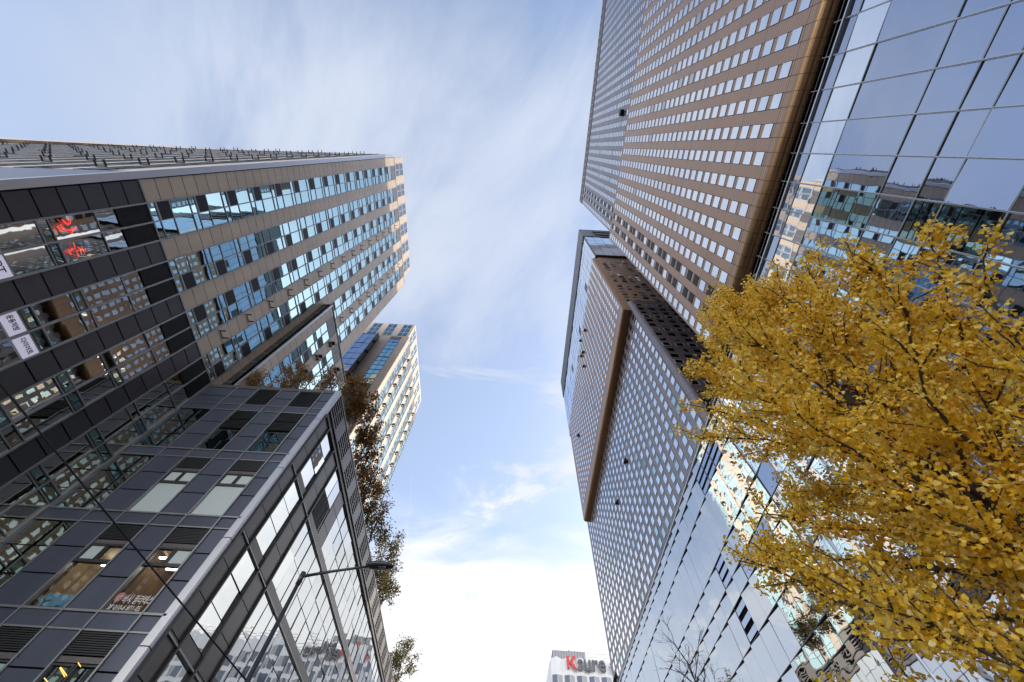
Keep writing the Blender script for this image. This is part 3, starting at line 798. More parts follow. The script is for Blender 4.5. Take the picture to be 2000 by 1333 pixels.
G = thing('glass_podium', 'long glass curtain wall podium with thin mullions under the bronze and plum towers', 'building', (XG + 8, 10, 0))
b = MB(); b.box(XG + .22, XG + 24, Y_S, Y_N, 0, ZR(GZ) - .3, 'frame_dark'); b.build('wall', G)
FG = face((XG, 0, 0), (0, 1, 0), (-1, 0, 0))
TR = [16.05, 15.46, 14.24, 11.89, 10.77, 10.02, 8.62, 7.2, 6.4, 4.2, 3.4, 1.6, 0, -1.15]
gp = []; mul = MB(); lou = []
for k in range(-30, 42):
    u0 = (-.21 + .97 * k); u1 = u0 + .97
    if u0 < -29.5 or u1 > 40.9: continue
    north = u0 > 11
    for i in range(len(TR) - 1):
        hi, lo = TR[i], TR[i + 1]
        bb = MB()
        lvr = (i in (1, 4) and 12 < u0 < 14.8) or (i in (3, 5) and 15.5 < u0 < 17.5 and u0 < 17)
        if i == 1 and not north:
            bb.fpane(FG, u0 * SR + .03, u1 * SR - .03, ZR(lo) + .03, ZR(hi) - .03, -.0, 'sky_glass', .006)
        elif lvr:
            bb.fbox(FG, u0 * SR + .03, u1 * SR - .03, ZR(lo) + .03, ZR(hi) - .03, -.1, -.05, 'black_void')
            for q in range(3):
                zz = ZR(lo) + (ZR(hi) - ZR(lo)) * (q + .5) / 3; bb.fbox(FG, u0 * SR + .03, u1 * SR - .03, zz - .16, zz + .16, -.05, .01, 'curtain_glass')
            lou.append(bb); continue
        elif k == 1 and i in (2, 4, 5):
            for q in range(3):
                zq = ZR(lo) + (ZR(hi) - ZR(lo)) * q / 3; bb.fpane(FG, u0 * SR + .03, u1 * SR - .03, zq + .02, zq + (ZR(hi) - ZR(lo)) / 3 - .02, -.01, 'green_black_glass', .006)
        else:
            if north:
                ja, jb = rng.normal(0, .012, 2); a, c_ = u0 * SR + .004, u1 * SR - .004; e, f_ = ZR(lo) + .004, ZR(hi) - .004
                t0_, t1_, t2_ = -.05, .045 + ja, jb
                for (gx, dd, mt) in ((.0, .0, 'frame_dark'), (.022, .008, 'curtain_glass_green')):
                    A_, C_, E_, F_ = a + gx, c_ - gx, e + gx, f_ - gx
                    bb.box8([FG(A_, E_, -.2), FG(C_, E_, -.2), FG(C_, F_, -.2), FG(A_, F_, -.2), FG(A_, E_, t0_ + dd), FG(C_, E_, t1_ + dd), FG(C_, F_, t1_ + t2_ + dd), FG(A_, F_, t0_ + t2_ + dd)], mt)
            else: bb.fpane(FG, u0 * SR + .025, u1 * SR - .025, ZR(lo) + .025, ZR(hi) - .025, 0, 'curtain_glass', .013)
        gp.append(bb)
    if north: mul.fbox(FG, u0 * SR - .022, u0 * SR + .022, 0, ZR(GZ) - .1, -.15, .03, 'frame_dark')
    else:
        for dd in ((-.026, -.004), (.008, .030)): mul.fbox(FG, u0 * SR + dd[0], u0 * SR + dd[1], 0, ZR(GZ) - .1, -.15, .035, 'pale_metal' if dd[0] < 0 else 'frame_metal')
for q in TR[1:-1]:
    mul.fbox(FG, Y_S + .1, 11.4 * SR, ZR(q) - .022, ZR(q) + .022, -.05, .03, 'frame_metal'); mul.fbox(FG, 11.42 * SR, Y_N - .1, ZR(q) - .018, ZR(q) + .018, -.15, .056, 'frame_dark')
mul.build('mullion_frame', G)
parts('window', gp, G, 100)
if lou: parts('louver', lou, G, 100)
b = MB(); b.fbox(FG, Y_S, Y_N, ZR(GZ) - .14, ZR(GZ) - .05, -.3, .10, 'pale_metal'); b.build('top_rail', G)
b = MB(); p0 = FG(Y_S + 1, ZR(16.34), .02); p1 = FG(11.5 * SR, ZR(16.34), .02); b.tube([p0, p1], .022, 'frame_metal', 6)
for k in range(-20, 9): b.fbox(FG, (-.21 + .97 * k) * SR - .015, (-.21 + .97 * k) * SR + .015, ZR(16.05), ZR(16.5), -.05, .05, 'frame_metal')
b.build('guard_rod', G)
b = MB(); b.box(XG + .6, XG + 22, Y_S + .5, Y_N - .5, ZR(GZ) - .3, ZR(17.4), 'black_void'); b.build('recess', G)

def lattice(root, F, us, vs, wu, wv, mat_fn, limit=100, d=.03, name='window'):
    items = []
    for i, u in enumerate(us):
        for j, v in enumerate(vs):
            mt = mat_fn(i, j)
            if mt is None: continue
            bb = MB()
            bb.fbox(F, u - wu / 2 - .03, u + wu / 2 + .03, v - wv / 2 - .03, v + wv / 2 + .03, -.02, .004, 'joint_dark')
            bb.fpane(F, u - wu / 2, u + wu / 2, v - wv / 2, v + wv / 2, d, mt, .0035)
            items.append(bb)
    parts(name, items, root, limit)
def rounded_bottom(mb, xf, xi, zs, ztop, r, y0, y1, mat, matc, seg=10):
    """wall with rounded lower edge and soffit, extruded along the street"""
    prof = [(xf, ztop), (xf, zs + r)]
    for k in range(1, seg + 1):
        t = k / seg * math.pi / 2; prof.append((xf + r - r * math.cos(t), zs + r - r * math.sin(t)))
    prof.append((xi, zs)); prof.append((xi, ztop))
    n = len(prof); V = [(x, y0, z) for x, z in prof] + [(x, y1, z) for x, z in prof]
    for k in range(n - 1):
        mb.mesh([V[k], V[k + 1], V[n + k + 1], V[n + k]], [(0, 3, 2, 1)], mat if k == 0 else matc, 1 <= k <= seg)
    mb.poly([(x, y0, z) for x, z in prof], mat); mb.poly([(x, y1, z) for x, z in prof][::-1], mat)
    mb.poly([(xf, y0, ztop), (xf, y1, ztop), (xi, y1, ztop), (xi, y0, ztop)][::-1], 'roof_grey')

# ---- R1: bronze and plum tower
R1 = thing('office_tower', 'bronze tower with rows of small bright windows overhanging the glass wall at upper right', 'building', (XG + 8, -8, ZR(16)))
XB = 10 * KB * SR; YB = 8.83 * KB * SR; zB0 = ZR(16.69); zB1 = ZR(44.62 * KB)
b = MB(); rounded_bottom(b, XB, XG + .12, zB0, zB1, .46 * SR, Y_S, YB, 'bronze_panel', 'bronze_edge'); b.box(XG + .14, XG + 20, Y_S, YB, zB0 + .5, zB1 - .02, 'black_void'); b.build('bronze_wall', R1)
b = MB()
for k in range(0, 40):
    y = (8.40 * KB * SR) - k * PY_B
    for dy in (-.245, .245): b.box(XB - .004, XB + .02, y + dy * PY_B - .012, y + dy * PY_B + .012, zB0 + .6, zB1, 'joint_dark')
b.build('panel_joint', R1)
FB = face((XB, 0, 0), (0, 1, 0), (-1, 0, 0))
usB = [8.40 * KB * SR - k * PY_B for k in range(0, 34)]; vsB = [18.60 * KB * SR + CAMZ + k * PZ_B for k in range(28)]
def mB(i, j):
    if i in (1, 2) and j % 3 != 2: return 'open_dark'
    return 'sky_glass'
lattice(R1, FB, usB, vsB, .49 * PY_B, .63 * PZ_B, mB, 100)
KP = 1.045
XP1 = 10 * KP * SR; YP1 = 8.1 * KP * SR; zP1 = ZR(71.5 * KP)
b = MB(); b.box(XP1, XP1 + 20, Y_S, YP1, zB1 + .02, ZR(68.2 * KP), 'plum_panel'); b.build('plum_wall', R1)
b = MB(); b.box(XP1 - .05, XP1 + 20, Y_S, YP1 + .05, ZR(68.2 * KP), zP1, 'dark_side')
for k in range(0, 34): b.box(XP1 - .12, XP1 - .05, YP1 - k * PY_P - .5, YP1 - k * PY_P - .2, ZR(68.4 * KP), zP1 - .2, 'bronze_plain')
b.build('parapet', R1)
FP1 = face((XP1, 0, 0), (0, 1, 0), (-1, 0, 0))
usP = [7.68 * KP * SR - k * PY_P for k in range(0, 36)]; vsP = [zB1 + .75 + k * PZ_P for k in range(int((68.0 * KP * SR + CAMZ - zB1) / PZ_P))]
def mP(i, j):
    if i in (1, 2) and j % 3 != 2: return 'open_dark'
    return 'sky_glass'
lattice(R1, FP1, usP, vsP, .49 * PY_P, .62 * PZ_P, mP, 60)
ow = MB(); A = ray(1216, 221); A = A * ((XP1 - .02) / A[0])
ow.box(XP1 - .45, XP1 - .01, A[1] - .42, A[1] + .42, A[2] + CAMZ - .5, A[2] + CAMZ + .5, 'open_dark'); ow.build('open_window', R1)

# ---- R2: plum block, bronze block, glass block stacked
R2 = thing('office_tower', 'tower stacked from plum, bronze and pale blue glass blocks beyond the nearer bronze tower', 'building', (XG + 8, 26 * SR, ZR(16)))
YR2 = 12.16 * SR; YR2N = 40.9 * SR; zb0 = ZR(32.0); zpt = ZR(33.8)
XP2 = XG + .12
# plum block with rounded corner
r = .45 * SR; n = 8
ring = [(XP2, YR2N), (XP2, YR2 + r)] + [(XP2 + r - r * math.cos(t), YR2 + r - r * math.sin(t)) for t in np.linspace(0, math.pi / 2, n + 1)[1:]] + [(XP2 + 24, YR2), (XP2 + 24, YR2N)]
b = MB(); K = len(ring)
for i in range(K):
    p, q = ring[i], ring[(i + 1) % K]
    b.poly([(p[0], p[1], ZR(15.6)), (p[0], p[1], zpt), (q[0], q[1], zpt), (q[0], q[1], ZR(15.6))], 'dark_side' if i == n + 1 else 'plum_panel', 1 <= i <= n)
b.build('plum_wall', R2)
FP2 = face((XP2, 0, 0), (0, 1, 0), (-1, 0, 0))
usQ = [12.75 * SR + k * PY_P for k in range(0, 29)]; vsQ = [31.98 * SR + CAMZ - k * PZ_P for k in range(20)]
def mQ(i, j): return 'open_dark' if (j == 0 and i < 12) else ('teal_glass' if random.random() < .05 else 'sky_glass')
lattice(R2, FP2, usQ, vsQ, .47 * PY_P, .62 * PZ_P, mQ, 100)
# bronze block
XB2 = 9.39 * SR; YB2 = 12.42 * SR; YB2N = 39.6 * SR; zBt = 52.78 * .939 * SR + CAMZ
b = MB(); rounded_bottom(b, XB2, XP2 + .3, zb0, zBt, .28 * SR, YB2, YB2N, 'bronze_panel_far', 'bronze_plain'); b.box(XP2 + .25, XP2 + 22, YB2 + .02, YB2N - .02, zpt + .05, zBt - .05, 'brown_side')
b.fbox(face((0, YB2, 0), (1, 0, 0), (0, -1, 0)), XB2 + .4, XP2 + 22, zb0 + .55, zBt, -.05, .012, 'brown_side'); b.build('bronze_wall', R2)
FB2 = face((XB2, 0, 0), (0, 1, 0), (-1, 0, 0))
PZF = .8405 * 1.065 * .939 * SR
usR = [13.72 * .939 * SR + k * .938 * SR for k in range(0, 28)]; vsR = [35.97 * .939 * SR + CAMZ + k * PZF for k in range(0, 20)]
lattice(R2, FB2, usR, [v for v in vsR if v < zBt - .4], .47 * PY_P, .62 * PZ_P, lambda i, j: 'sky_glass', 60)
# south windows
FR2S = face((0, YR2, 0), (1, 0, 0), (0, -1, 0))
items = []
for i in range(14):
    for j in range(19):
        u = (10.83 + .94 * i) * SR; v = 32.6 * SR + CAMZ - j * .8437 * SR
        bb = MB()
        if j % 3 == 0:
            for (a, c_, e, f_) in ((-.30, .30, -.25, -.21), (-.30, .30, .21, .25), (-.30, -.26, -.21, .21), (.26, .30, -.21, .21)): bb.fbox(FR2S, u + a * SR, u + c_ * SR, v + e * SR, v + f_ * SR, 0, .05, 'pale_metal')
        bb.fpane(FR2S, u - .25 * SR, u + .25 * SR, v - .20 * SR, v + .20 * SR, .012, 'green_black_glass', .012)
        items.append(bb)
parts('side_window', items, R2, 80)
FB2S = face((0, YB2 - .013, 0), (1, 0, 0), (0, -1, 0)); items = []
for i in range(14):
    for j in range(20):
        u = (10.45 + .90 * i) * SR; v = (35.3 * .95) * SR + CAMZ + j * PZF * .985
        if v > zBt - .4: continue
        bb = MB(); bb.fpane(FB2S, u - .25 * SR, u + .25 * SR, v - .2 * SR, v + .2 * SR, .012, 'teal_dark' if (i * 7 + j * 3) % 5 else 'sky_glass', .035); items.append(bb)
parts('side_window', items, R2, 80)
# recess, glass block, cap
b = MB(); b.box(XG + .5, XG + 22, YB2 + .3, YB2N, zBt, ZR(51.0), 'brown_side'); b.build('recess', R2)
XC2 = 9.98 * SR; YC2 = 12.3 * SR; YC2N = 42.8 * SR
b = MB(); b.box(XC2 + .06, XC2 + 24, YC2 + .06, YC2N, ZR(51.0), ZR(62.3), 'frame_dark'); b.build('glass_block', R2)
FC2 = face((XC2, 0, 0), (0, 1, 0), (-1, 0, 0)); FC2S = face((0, YC2, 0), (1, 0, 0), (0, -1, 0)); items = []
for k in range(30):
    u = 12.5 + k * 1.0
    for j in range(5):
        z = 51.0 + j * 2.25
        if (k, j) in ((5, 1), (12, 1), (16, 0), (20, 2)): continue
        bb = MB(); bb.fpane(FC2, u * SR + .03, (u + 1.0) * SR - .03, ZR(z) + .03, ZR(z + 2.25) - .03, .0, 'cap_glass', .012); items.append(bb)
for k in range(12):
    u = 10.05 + k * 1.25
    for j in range(5):
        z = 51.0 + j * 2.25; bb = MB(); bb.fpane(FC2S, u * SR + .03, (u + 1.25) * SR - .03, ZR(z) + .03, ZR(z + 2.25) - .03, .0, 'cap_glass', .012); items.append(bb)
parts('glass_panel', items, R2, 100)
b = MB(); b.box(XC2 - .12, XC2 + 24, YC2 - .12, YC2N + .1, ZR(62.35), ZR(67.8), 'grey_cap')
for k in range(60): b.box(XC2 - .2, XC2 - .12, YC2 + k * .68, YC2 + k * .68 + .3, ZR(62.6), ZR(67.6), 'grey_cap')
b.box(XC2 + 2.6, XC2 + 10, YC2 - .3, YC2 - .12, ZR(63.5), ZR(64.6), 'frame_dark'); b.box(XC2 + 2.6, XC2 + 10, YC2 - .3, YC2 - .12, ZR(65.4), ZR(66.8), 'frame_dark'); b.build('parapet', R2)
ow = []
for (px, py, xp) in ((1143, 645, XB2), (1139, 688, XB2), (1134, 665, XB2), (1136, 695, XB2), (1141, 715, XB2), (1130, 850, XB2), (1222, 900, XP2), (1206, 980, XP2), (1202, 1325, XP2), (1203, 1320, XP2)):
    A = ray(px, py); A = A * ((xp - .02) / A[0]); bb = MB(); zc_ = A[2] + CAMZ
    bb.box8([(xp - .01, A[1] - .22, zc_ - .3), (xp - .01, A[1] + .22, zc_ - .3), (xp - .02, A[1] + .22, zc_ + .3), (xp - .02, A[1] - .22, zc_ + .3), (xp - .35, A[1] - .22, zc_ - .3), (xp - .35, A[1] + .22, zc_ - .3), (xp - .03, A[1] + .22, zc_ + .3), (xp - .03, A[1] - .22, zc_ + .3)], 'open_dark'); ow.append(bb)
parts('open_window', ow, R2)

# ---- white office block at the far end of the street
KS = thing('white_building', 'white block with folded bays and red and grey roof lettering at the street end', 'building', (45, 160, 0))
yk = 150.0; zk = 68.3 + CAMZ
b = MB(); FK = face((16.9, yk, 0), (1, 0, 0), (0, -1, 0))
b.box(17.1, 85, yk + .9, yk + 30, 0, zk - .6, 'white_tile'); b.build('wall', KS)
bay = 3.9; kb = []; kw = []
for k in range(18):
    u = .4 + k * bay
    for (a, c_, da, dc) in ((0, bay / 2, .05, .75), (bay / 2, bay, .75, .05)):
        bb = MB()
        bb.box8([FK(u + a, 0, -.9), FK(u + c_, 0, -.9), FK(u + c_, zk, -.9), FK(u + a, zk, -.9), FK(u + a, 0, da), FK(u + c_, 0, dc), FK(u + c_, zk - (.5 if a else 0), dc), FK(u + a, zk - (0 if a else .5), da)], 'white_tile'); kb.append(bb)
    for j in range(1, 17):
        zt_ = zk - 4.9 - (j - 1) * 4.0
        for (a, c_, da, dc) in ((.35, bay / 2 - .1, .2, .74), (bay / 2 + .1, bay - .35, .74, .2)):
            bb = MB(); bb.box8([FK(u + a, zt_ - 2.8, da - .1), FK(u + c_, zt_ - 2.8, dc - .1), FK(u + c_, zt_, dc - .1), FK(u + a, zt_, da - .1), FK(u + a, zt_ - 2.8, da + .06), FK(u + c_, zt_ - 2.8, dc + .06), FK(u + c_, zt_, dc + .06), FK(u + a, zt_, da + .06)], 'blue_glass' if a < 1 else 'grey_sheet'); kw.append(bb)
fb = MB()
for q in kb: fb.merge(q)
fb.build('folded_bays', KS); parts('window', kw, KS, 60)
b = MB(); b.box(18.2, 29.3, yk + 1.2, yk + 14, zk - .6, zk + 2.6, 'grey_sheet')
for k in range(12): b.box(18.3 + k * .92, 18.38 + k * .92, yk + 1.1, yk + 1.2, zk - .4, zk + 2.5, 'frame_dark')
b.tube([(19.3, yk + 2, zk + 2.6), (19.3, yk + 2, zk + 3.5)], .08, 'frame_dark', 5); b.tube([(24, yk + 2, zk + 2.6), (24, yk + 2, zk + 3.3)], .2, 'frame_dark', 5); b.build('roof_plant', KS)
b = MB()
for q in (0.9, 1.9): b.tube([(29.9, yk + .8, zk + q), (80, yk + .8, zk + q)], .07, 'frame_metal', 5)
for k in range(18): b.tube([(30 + k * 2.8, yk + .8, zk - .3), (30 + k * 2.8, yk + .8, zk + 2.4)], .07, 'frame_metal', 5)
b.build('roof_railing', KS)
FKS = face((0, yk - 1.25, 0), (1, 0, 0), (0, -1, 0))
b = MB()
b.fbox(FKS, 22.45, 23.25, 64.9 + CAMZ, 68.3 + CAMZ, -.3, .1, 'sign_red')
b.box8([FKS(23.3, 66.6 + CAMZ, -.3), FKS(24.2, 66.6 + CAMZ, -.3), FKS(25.6, 68.3 + CAMZ, -.3), FKS(24.5, 68.3 + CAMZ, -.3), FKS(23.3, 66.6 + CAMZ, .1), FKS(24.2, 66.6 + CAMZ, .1), FKS(25.6, 68.3 + CAMZ, .1), FKS(24.5, 68.3 + CAMZ, .1)], 'sign_red')
b.box8([FKS(24.6, 64.9 + CAMZ, -.3), FKS(25.8, 64.7 + CAMZ, -.3), FKS(24.3, 66.55 + CAMZ, -.3), FKS(23.35, 66.55 + CAMZ, -.3), FKS(24.6, 64.9 + CAMZ, .1), FKS(25.8, 64.7 + CAMZ, .1), FKS(24.3, 66.55 + CAMZ, .1), FKS(23.35, 66.55 + CAMZ, .1)], 'sign_red')
put_text(b, FKS, 'sure', 25.9, 35.0, 64.5 + CAMZ, 67.6 + CAMZ, .1, 'sign_grey', bold=.02, thick=.4); put_text(b, FKS, '한', 36.4, 39.2, 64.6 + CAMZ, 67.2 + CAMZ, .1, 'sign_grey', bold=.02, thick=.4)
b.build('roof_lettering', KS)

# ================================================================== STREET LAMP AND CABLE
LX, LY = -5.92, 11.67
SLP = thing('street_lamp', 'dark grey street lamp with a long side arm and a flat oval head', 'street lamp', (LX, LY, 0))
zt_ = 7.0 + CAMZ
b = MB(); b.tube([(LX, LY, 0), (LX, LY, .5), (LX, LY, .55), (LX, LY, zt_ + .05)], [.16, .16, .095, .055], 'lamp_black', 12); b.build('pole', SLP)
b = MB(); b.tube([(LX, LY, zt_ - .02), (LX + .9, LY - .09, zt_ + .14), (LX + 1.86, LY - .2, zt_ + .26)], [.045, .038, .034], 'lamp_black', 8); b.tube([(LX, LY, zt_ - .25), (LX, LY, zt_ + .1)], .075, 'lamp_black', 10); b.build('arm', SLP)
hx = LX + 2.25; hz_ = zt_ + .29; hy = LY - .25
b = MB(); V = []; nn = 20
for (sc, dz) in ((.55, -.075), (.95, -.05), (1.0, -.01), (.86, .05), (.4, .085)):
    for k in range(nn):
        t = 2 * math.pi * k / nn; V.append((hx + .42 * sc * math.cos(t), hy + .17 * sc * math.sin(t), hz_ + dz))
Fc = [(i * nn + k, i * nn + (k + 1) % nn, (i + 1) * nn + (k + 1) % nn, (i + 1) * nn + k) for i in range(4) for k in range(nn)] + [tuple(range(nn - 1, -1, -1)), tuple(4 * nn + k for k in range(nn))]
b.mesh(V, Fc, 'lamp_black', True); hd = b.build('lamp_head', SLP)
b = MB(); b.box(hx - .02, hx + .2, hy - .07, hy + .07, hz_ - .085, hz_ - .070, 'grey_sheet'); b.build('lens', hd)

# cable from the lamp pole out over the street on the left
A = ray(0, 735); A = A * (-9.0 / A[0]); A[2] += CAMZ
P1 = np.array((LX, LY, 6.05)); P0 = A + (A - P1) * 1.2
pts = [tuple(P1 + (P0 - P1) * t - np.array((0, 0, .22)) * 4 * t * (1 - t) * .3) for t in np.linspace(0, 1, 25)]
b = MB(); b.tube(pts, .017, 'cable_black', 6); o = b.build('overhead_cable'); tag(o, 'thin black overhead cable crossing in front of the dark podium to the lamp pole', 'cable')

# ================================================================== TREES
def leaf_mat(name, cols, trans=.45, rough=.45):
    w = NT(name)
    oi = w.n.new("ShaderNodeAttribute"); oi.attribute_name = "tint"; oi.attribute_type = 'GEOMETRY'
    cr_ = w.n.new("ShaderNodeValToRGB"); els = cr_.color_ramp.elements
    while len(els) < len(cols): els.new(.5)
    for i, c in enumerate(cols): els[i].position = i / (len(cols) - 1); els[i].color = (*c, 1)
    w.l.new(oi.outputs["Fac"], cr_.inputs[0])
    w.set(col=cr_.outputs[0], rough=rough, spec=.4)
    t = w.n.new("ShaderNodeBsdfTranslucent"); w.l.new(cr_.outputs[0], t.inputs[0])
    mx = w.n.new("ShaderNodeMixShader"); mx.inputs[0].default_value = trans
    w.l.new(w.b.outputs[0], mx.inputs[1]); w.l.new(t.outputs[0], mx.inputs[2]); w.l.new(mx.outputs[0], w.n["Material Output"].inputs[0])
    MATS[name] = w.m
leaf_mat('ginkgo_leaf', [(.74, .40, .015), (.91, .61, .045), (.95, .73, .13), (.96, .86, .42)], .50, rough=.36)
leaf_mat('shrub_leaf', [(.11, .14, .035), (.24, .20, .06), (.40, .15, .06), (.52, .27, .10)], .5)
leaf_mat('dark_leaf', [(.07, .09, .03), (.13, .16, .05), (.20, .14, .06), (.34, .13, .06)], .45)
FAN = [(0, 0), (.20, .22), (.50, .52), (.46, .80), (.16, .92), (.0, .84), (-.16, .92), (-.46, .80), (-.50, .52), (-.20, .22)]
FANZ = [0, .0, .12, .10, .02, -.03, .02, .10, .12, .0]
OVAL = [(0, 0), (.26, .3), (.28, .6), (0, 1.0), (-.28, .6), (-.26, .3)]
OVZ = [0, .06, .05, -.08, .05, .06]
def leaves_object(name, P, size, mat, parent, root_loc, shape=FAN, shz=FANZ, droop=.35, flat=.0):
    n = len(P); P = np.array(P); k = len(shape)
    # random frames
    tdir = rng.normal(0, 1, (n, 3)); tdir[:, 2] -= droop; tdir /= np.linalg.norm(tdir, axis=1)[:, None]
    a = rng.normal(0, 1, (n, 3)); a[:, 2] += flat; a -= (a * tdir).sum(1)[:, None] * tdir; a /= np.linalg.norm(a, axis=1)[:, None]
    c = np.cross(tdir, a)
    s = size * rng.uniform(.7, 1.2, n)
    sh = np.array(shape); shz_ = np.array(shz)
    V = (P[:, None, :] + s[:, None, None] * (sh[None, :, 0, None] * c[:, None, :] + sh[None, :, 1, None] * tdir[:, None, :] + shz_[None, :, None] * a[:, None, :] * rng.uniform(-1, 1.5, n)[:, None, None]))
    V = V.reshape(-1, 3) - np.array(root_loc)
    me = bpy.data.meshes.new(name)
    me.vertices.add(n * k); me.vertices.foreach_set("co", V.ravel().astype(np.float32))
    me.loops.add(n * k); me.loops.foreach_set("vertex_index", np.arange(n * k, dtype=np.int32))
    me.polygons.add(n); me.polygons.foreach_set("loop_start", np.arange(0, n * k, k, dtype=np.int32)); me.polygons.foreach_set("loop_total", np.full(n, k, dtype=np.int32))
    me.update(calc_edges=True)
    at = me.attributes.new("tint", 'FLOAT', 'FACE'); at.data.foreach_set("value", np.clip(rng.beta(2, 2, n), 0, 1).astype(np.float32))
    me.materials.append(MATS[mat])
    o = bpy.data.objects.new(name, me); COL.objects.link(o); o.parent = parent; return o

# ---- ginkgo
GX, GY = 4.24, 2.66
GK = thing('ginkgo_tree', 'young ginkgo tree full of golden yellow autumn leaves beside the glass podium', 'tree', (GX, GY, 0))
tr_ = MB(); lb = MB(); leafP = []
HT = 8.55
lead = [Vector((GX + .05 * math.sin(h * 1.3), GY + .06 * math.cos(h * 1.1) - .05, h)) for h in np.linspace(0, HT, 16)]
tr_.tube(lead, [.135 - .125 * (i / 15) ** .9 for i in range(16)], 'bark_dark', 10); tr_.build('trunk', GK)
def at_h(h):
    f = h / HT * 15; i = min(int(f), 14); return lead[i].lerp(lead[i + 1], f - i)
def crown_r(h):
    q = h - CAMZ
    if q < 3.6: return 2.22
    if q < 6.0: return 2.22 - (q - 3.6) / 2.4 * 1.1
    return max(.10, 1.12 - (q - 6.0) / 1.2 * 1.0)
rl = random.Random(11)
def spray(p, n, spread):
    for _ in range(n): leafP.append((p[0] + rl.gauss(0, spread), p[1] + rl.gauss(0, spread), p[2] + rl.gauss(0, spread)))
branches = []
nb = 72
for k in range(nb):
    h = 1.75 + (HT - 2.05) * (k / nb) ** 1.0
    az = k * 2.399 + rl.uniform(-.4, .4)
    base = at_h(h); up = rl.uniform(.65, 1.05) * (1 + .12 * (h > 6))
    # reach out until the crown envelope
    d = Vector((math.cos(az), math.sin(az), 0)); ln = .2
    side = 1.0 - .10 * max(0, -math.sin(az)) - .06 * max(0, -math.cos(az))
    while ln < 3.4 and (ln * .86) < side * crown_r(min(h + ln * up * .8, HT + .4)): ln += .05
    ln *= rl.uniform(.80, 1.07)
    pts = []
    for t in np.linspace(0, 1, 9):
        q = base + d * (ln * .86 * t) + Vector((0, 0, up * ln * .8 * (t ** 1.15)))
        q += Vector((rl.gauss(0, .035), rl.gauss(0, .035), rl.gauss(0, .03))) * (1 if t > 0 else 0)
        pts.append(q)
    r0 = .030 * (1 - .5 * k / nb)
    lb.tube(pts, [r0 * (1 - .86 * i / 8) + .003 for i in range(9)], 'bark_dark', 6)
    # twigs
    nt_ = int(7 + ln * 7)
    for j in range(nt_):
        t = rl.uniform(.18, 1.0); f = t * 8; i = min(int(f), 7); p = pts[i].lerp(pts[i + 1], f - i)
        tw = (d * rl.uniform(.1, .9) + Vector((rl.gauss(0, .6), rl.gauss(0, .6), rl.uniform(.1, .9)))).normalized(); tl = rl.uniform(.25, .75) * (1.1 - .45 * t)
        q2 = p + tw * tl + Vector((0, 0, .05)); mid = p.lerp(q2, .5) + Vector((rl.gauss(0, .03), rl.gauss(0, .03), 0))
        lb.tube([p, mid, q2], [.009, .006, .003], 'bark_dark', 5, False)
        m_ = max(3, int(tl / .042))
        for e in range(m_):
            s_ = p.lerp(q2, (e + .6) / m_)
            if rl.random() < .80: spray(s_, rl.randint(9, 16), .042)
    for e in range(int(ln / .07)):
        t = (e + .5) / (ln / .07)
        if t > .22:
            f = t * 8; i = min(int(f), 7); spray(pts[i].lerp(pts[i + 1], f - i), rl.randint(5, 9), .055)
for e in range(60): spray(at_h(HT - 2.2 + 2.2 * e / 60), 6, .09)
lb.build('limbs', GK)
leaves_object('crown', leafP, .039, 'ginkgo_leaf', GK, GK.location, droop=.25, flat=1.1)
print('ginkgo leaves', len(leafP))

# ---- roof trees on the podium edge
def roof_tree(name, label, px, py, xoff, height, width, mat, nl=1400, kind='roof tree', group='trees along the podium roof', trunk_mat='bark_grey', zbase=None, y=None, x=None, size=.22, sparse=1.0):
    """a small tree rooted on the roof whose crown shows round the given direction"""
    d = ray(px, py); d = d * (x / d[0]) if y is None else d * (y / d[1])
    cx, cy, cz = d[0], d[1], d[2] + CAMZ
    zb = Z(ZP) - .2 if zbase is None else zbase
    t = thing(name, label, kind, (cx, cy, zb), group)
    r_ = random.Random(int(px * 7 + py)); b = MB(); P = []
    top = cz + height * .5
    b.tube([(cx, cy, zb), (cx + .08, cy + .05, (zb + cz) / 2), (cx, cy, top - height * .1)], [.10, .07, .02], trunk_mat, 7)
    b.build('trunk', t)
    lm = MB()
    for k in range(26):
        h0 = zb + (cz - height * .55 - zb) * .8 + (top - zb) * .02 + r_.random() * (height * .9)
        h0 = min(max(h0, zb + .4), top - .2)
        th = r_.uniform(0, 6.28); q = r_.random() ** .5
        e = Vector((cx + width * .5 * q * math.cos(th), cy + width * .5 * q * math.sin(th), cz + height * .5 * r_.uniform(-.9, .95) * math.sqrt(max(.05, 1 - .75 * q * q))))
        s_ = Vector((cx, cy, min(h0, e.z - .1)))
        mid = s_.lerp(e, .55) + Vector((0, 0, .12)); lm.tube([s_, mid, e], [.03, .018, .006], trunk_mat, 5, False)
        for w_ in range(int(nl * 1.7 / 26)):
            c_ = e.lerp(mid, r_.random() ** 1.5 * .7); sp = .24 * (width / 3) ** .5
            P.append((c_.x + r_.gauss(0, sp), c_.y + r_.gauss(0, sp), c_.z + r_.gauss(0, sp)))
    lm.build('branch', t)
    leaves_object('crown', P, size, mat, t, t.location, OVAL, OVZ)
    return t
XE = PX - 1.3
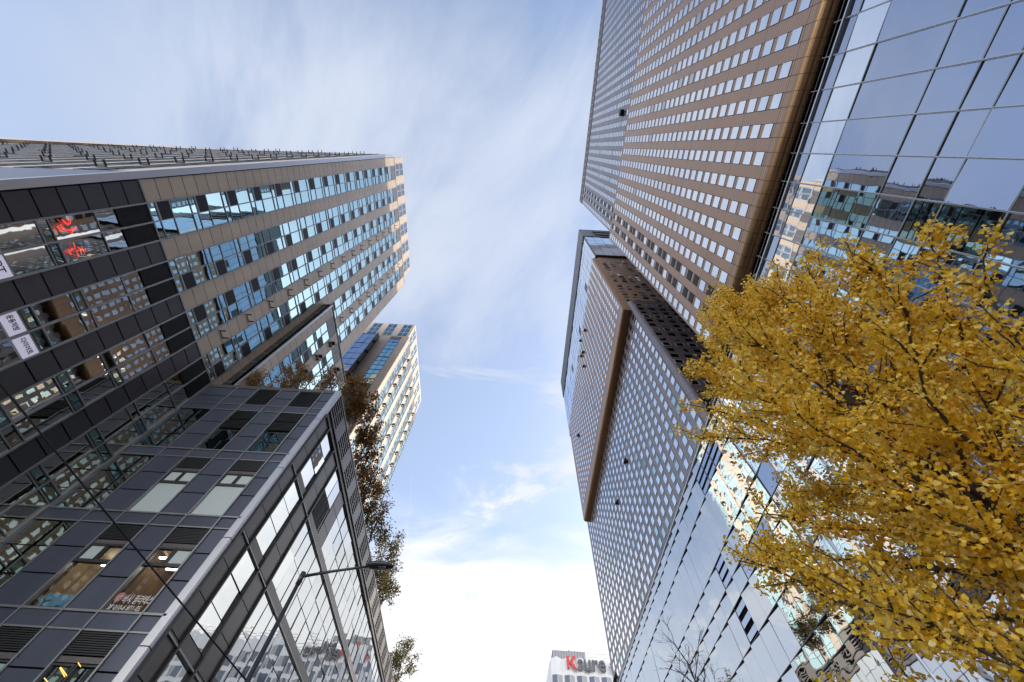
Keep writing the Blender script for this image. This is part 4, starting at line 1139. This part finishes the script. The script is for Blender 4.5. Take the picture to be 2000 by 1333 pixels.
RT = [('roof_tree', 'reddish brown roof tree nearest the silver corner, in front of the far tower', 708, 800, XE, 5.0, 2.6, 'shrub_leaf', 1300),
      ('roof_tree', 'rust coloured shrubby tree low on the podium roof just past the corner louvres', 690, 757, XE - .6, 3.2, 2.2, 'shrub_leaf', 700),
      ('roof_tree', 'wide brown-green roof tree overhanging the podium edge, third from the corner', 722, 852, XE, 4.2, 2.8, 'shrub_leaf', 1100),
      ('roof_tree', 'sparse tawny roof tree against the lit tower wall', 714, 905, XE, 4.2, 2.8, 'shrub_leaf', 800),
      ('roof_tree', 'thin olive roof tree standing next beyond the sparse tawny one', 722, 945, XE, 4.0, 3.0, 'shrub_leaf', 750),
      ('roof_tree', 'thin bronze-leaved roof tree in the middle of the podium edge row', 729, 985, XE, 4.6, 3.2, 'shrub_leaf', 850),
      ('roof_tree', 'low twiggy roof tree between the bronze-leaved tree and the dense dark one', 731, 1030, XE + .2, 3.8, 3.4, 'dark_leaf', 700),
      ('roof_tree', 'dense dark reddish tree above the lamp head on the podium roof', 746, 1085, XE, 6.0, 4.8, 'dark_leaf', 1700),
      ('roof_tree', 'small dark green bush on the podium edge right behind the lamp head', 751, 1152, XE + .3, 3.6, 3.4, 'dark_leaf', 1100),
      ('roof_tree', 'round dark green tree alone at the far end of the podium roof', 784, 1288, XE + .2, 6.5, 5.6, 'dark_leaf', 2200)]
for (nm, lb_, px, py, x_, h_, w_, mt, nl) in RT: roof_tree(nm, lb_, px, py, 0, h_, w_, mt, nl, x=x_)
RS = [('roof_shrub', 'yellowing leafy shrub at the podium roof edge in front of the wing corner', 505, 748, 2.2, 2.0, 700),
      ('roof_shrub', 'green-brown bushy shrub on the podium roof before the wing windows', 578, 742, 3.2, 2.6, 1200),
      ('roof_shrub', 'twiggy red-leaved shrub at the roof corner under the wing', 645, 742, 3.4, 2.2, 600)]
for (nm, lb_, px, py, h_, w_, nl) in RS: roof_tree(nm, lb_, px, py, 0, h_, w_, 'shrub_leaf', nl, y=PY + 1.6, kind='shrub', group='shrubs on the podium roof', size=.15)

# ---- bare street tree in front of the far glass podium
BT = thing('bare_tree', 'leafless street tree with thin twigs in front of the far glass podium', 'tree', (8.2, 17.0, 0))
rb = random.Random(5); tb = MB(); br = MB()
d = ray(1345, 1290); d = d * (17.0 / d[1]); bx, bz = d[0], d[2] + CAMZ
BT.location = (bx, 17.0, 0)
tb.tube([(bx, 17, 0), (bx + .05, 17.02, bz * .5), (bx, 17, bz - .6)], [.13, .09, .03], 'bark_dark', 8); tb.build('trunk', BT)
def grow(p, dr, ln, r, lev):
    q = p + dr * ln; mid = p.lerp(q, .5) + Vector((rb.gauss(0, .04), rb.gauss(0, .04), rb.gauss(0, .03))) * ln
    br.tube([p, mid, q], [r, r * .8, r * .55], 'bark_dark', 5, False)
    if lev == 0: return
    for k in range(rb.randint(2, 4)):
        nd = (dr + Vector((rb.gauss(0, .55), rb.gauss(0, .55), rb.gauss(.12, .4)))).normalized(); grow(p.lerp(q, rb.uniform(.45, 1)), nd, ln * rb.uniform(.55, .8), r * .55, lev - 1)
for k in range(13):
    h = bz - 2.6 + k * .2; az = k * 2.4; grow(Vector((bx, 17, h)), Vector((math.cos(az) * .7, math.sin(az) * .7, .75)).normalized(), .85, .022, 3)
br.build('branch', BT)
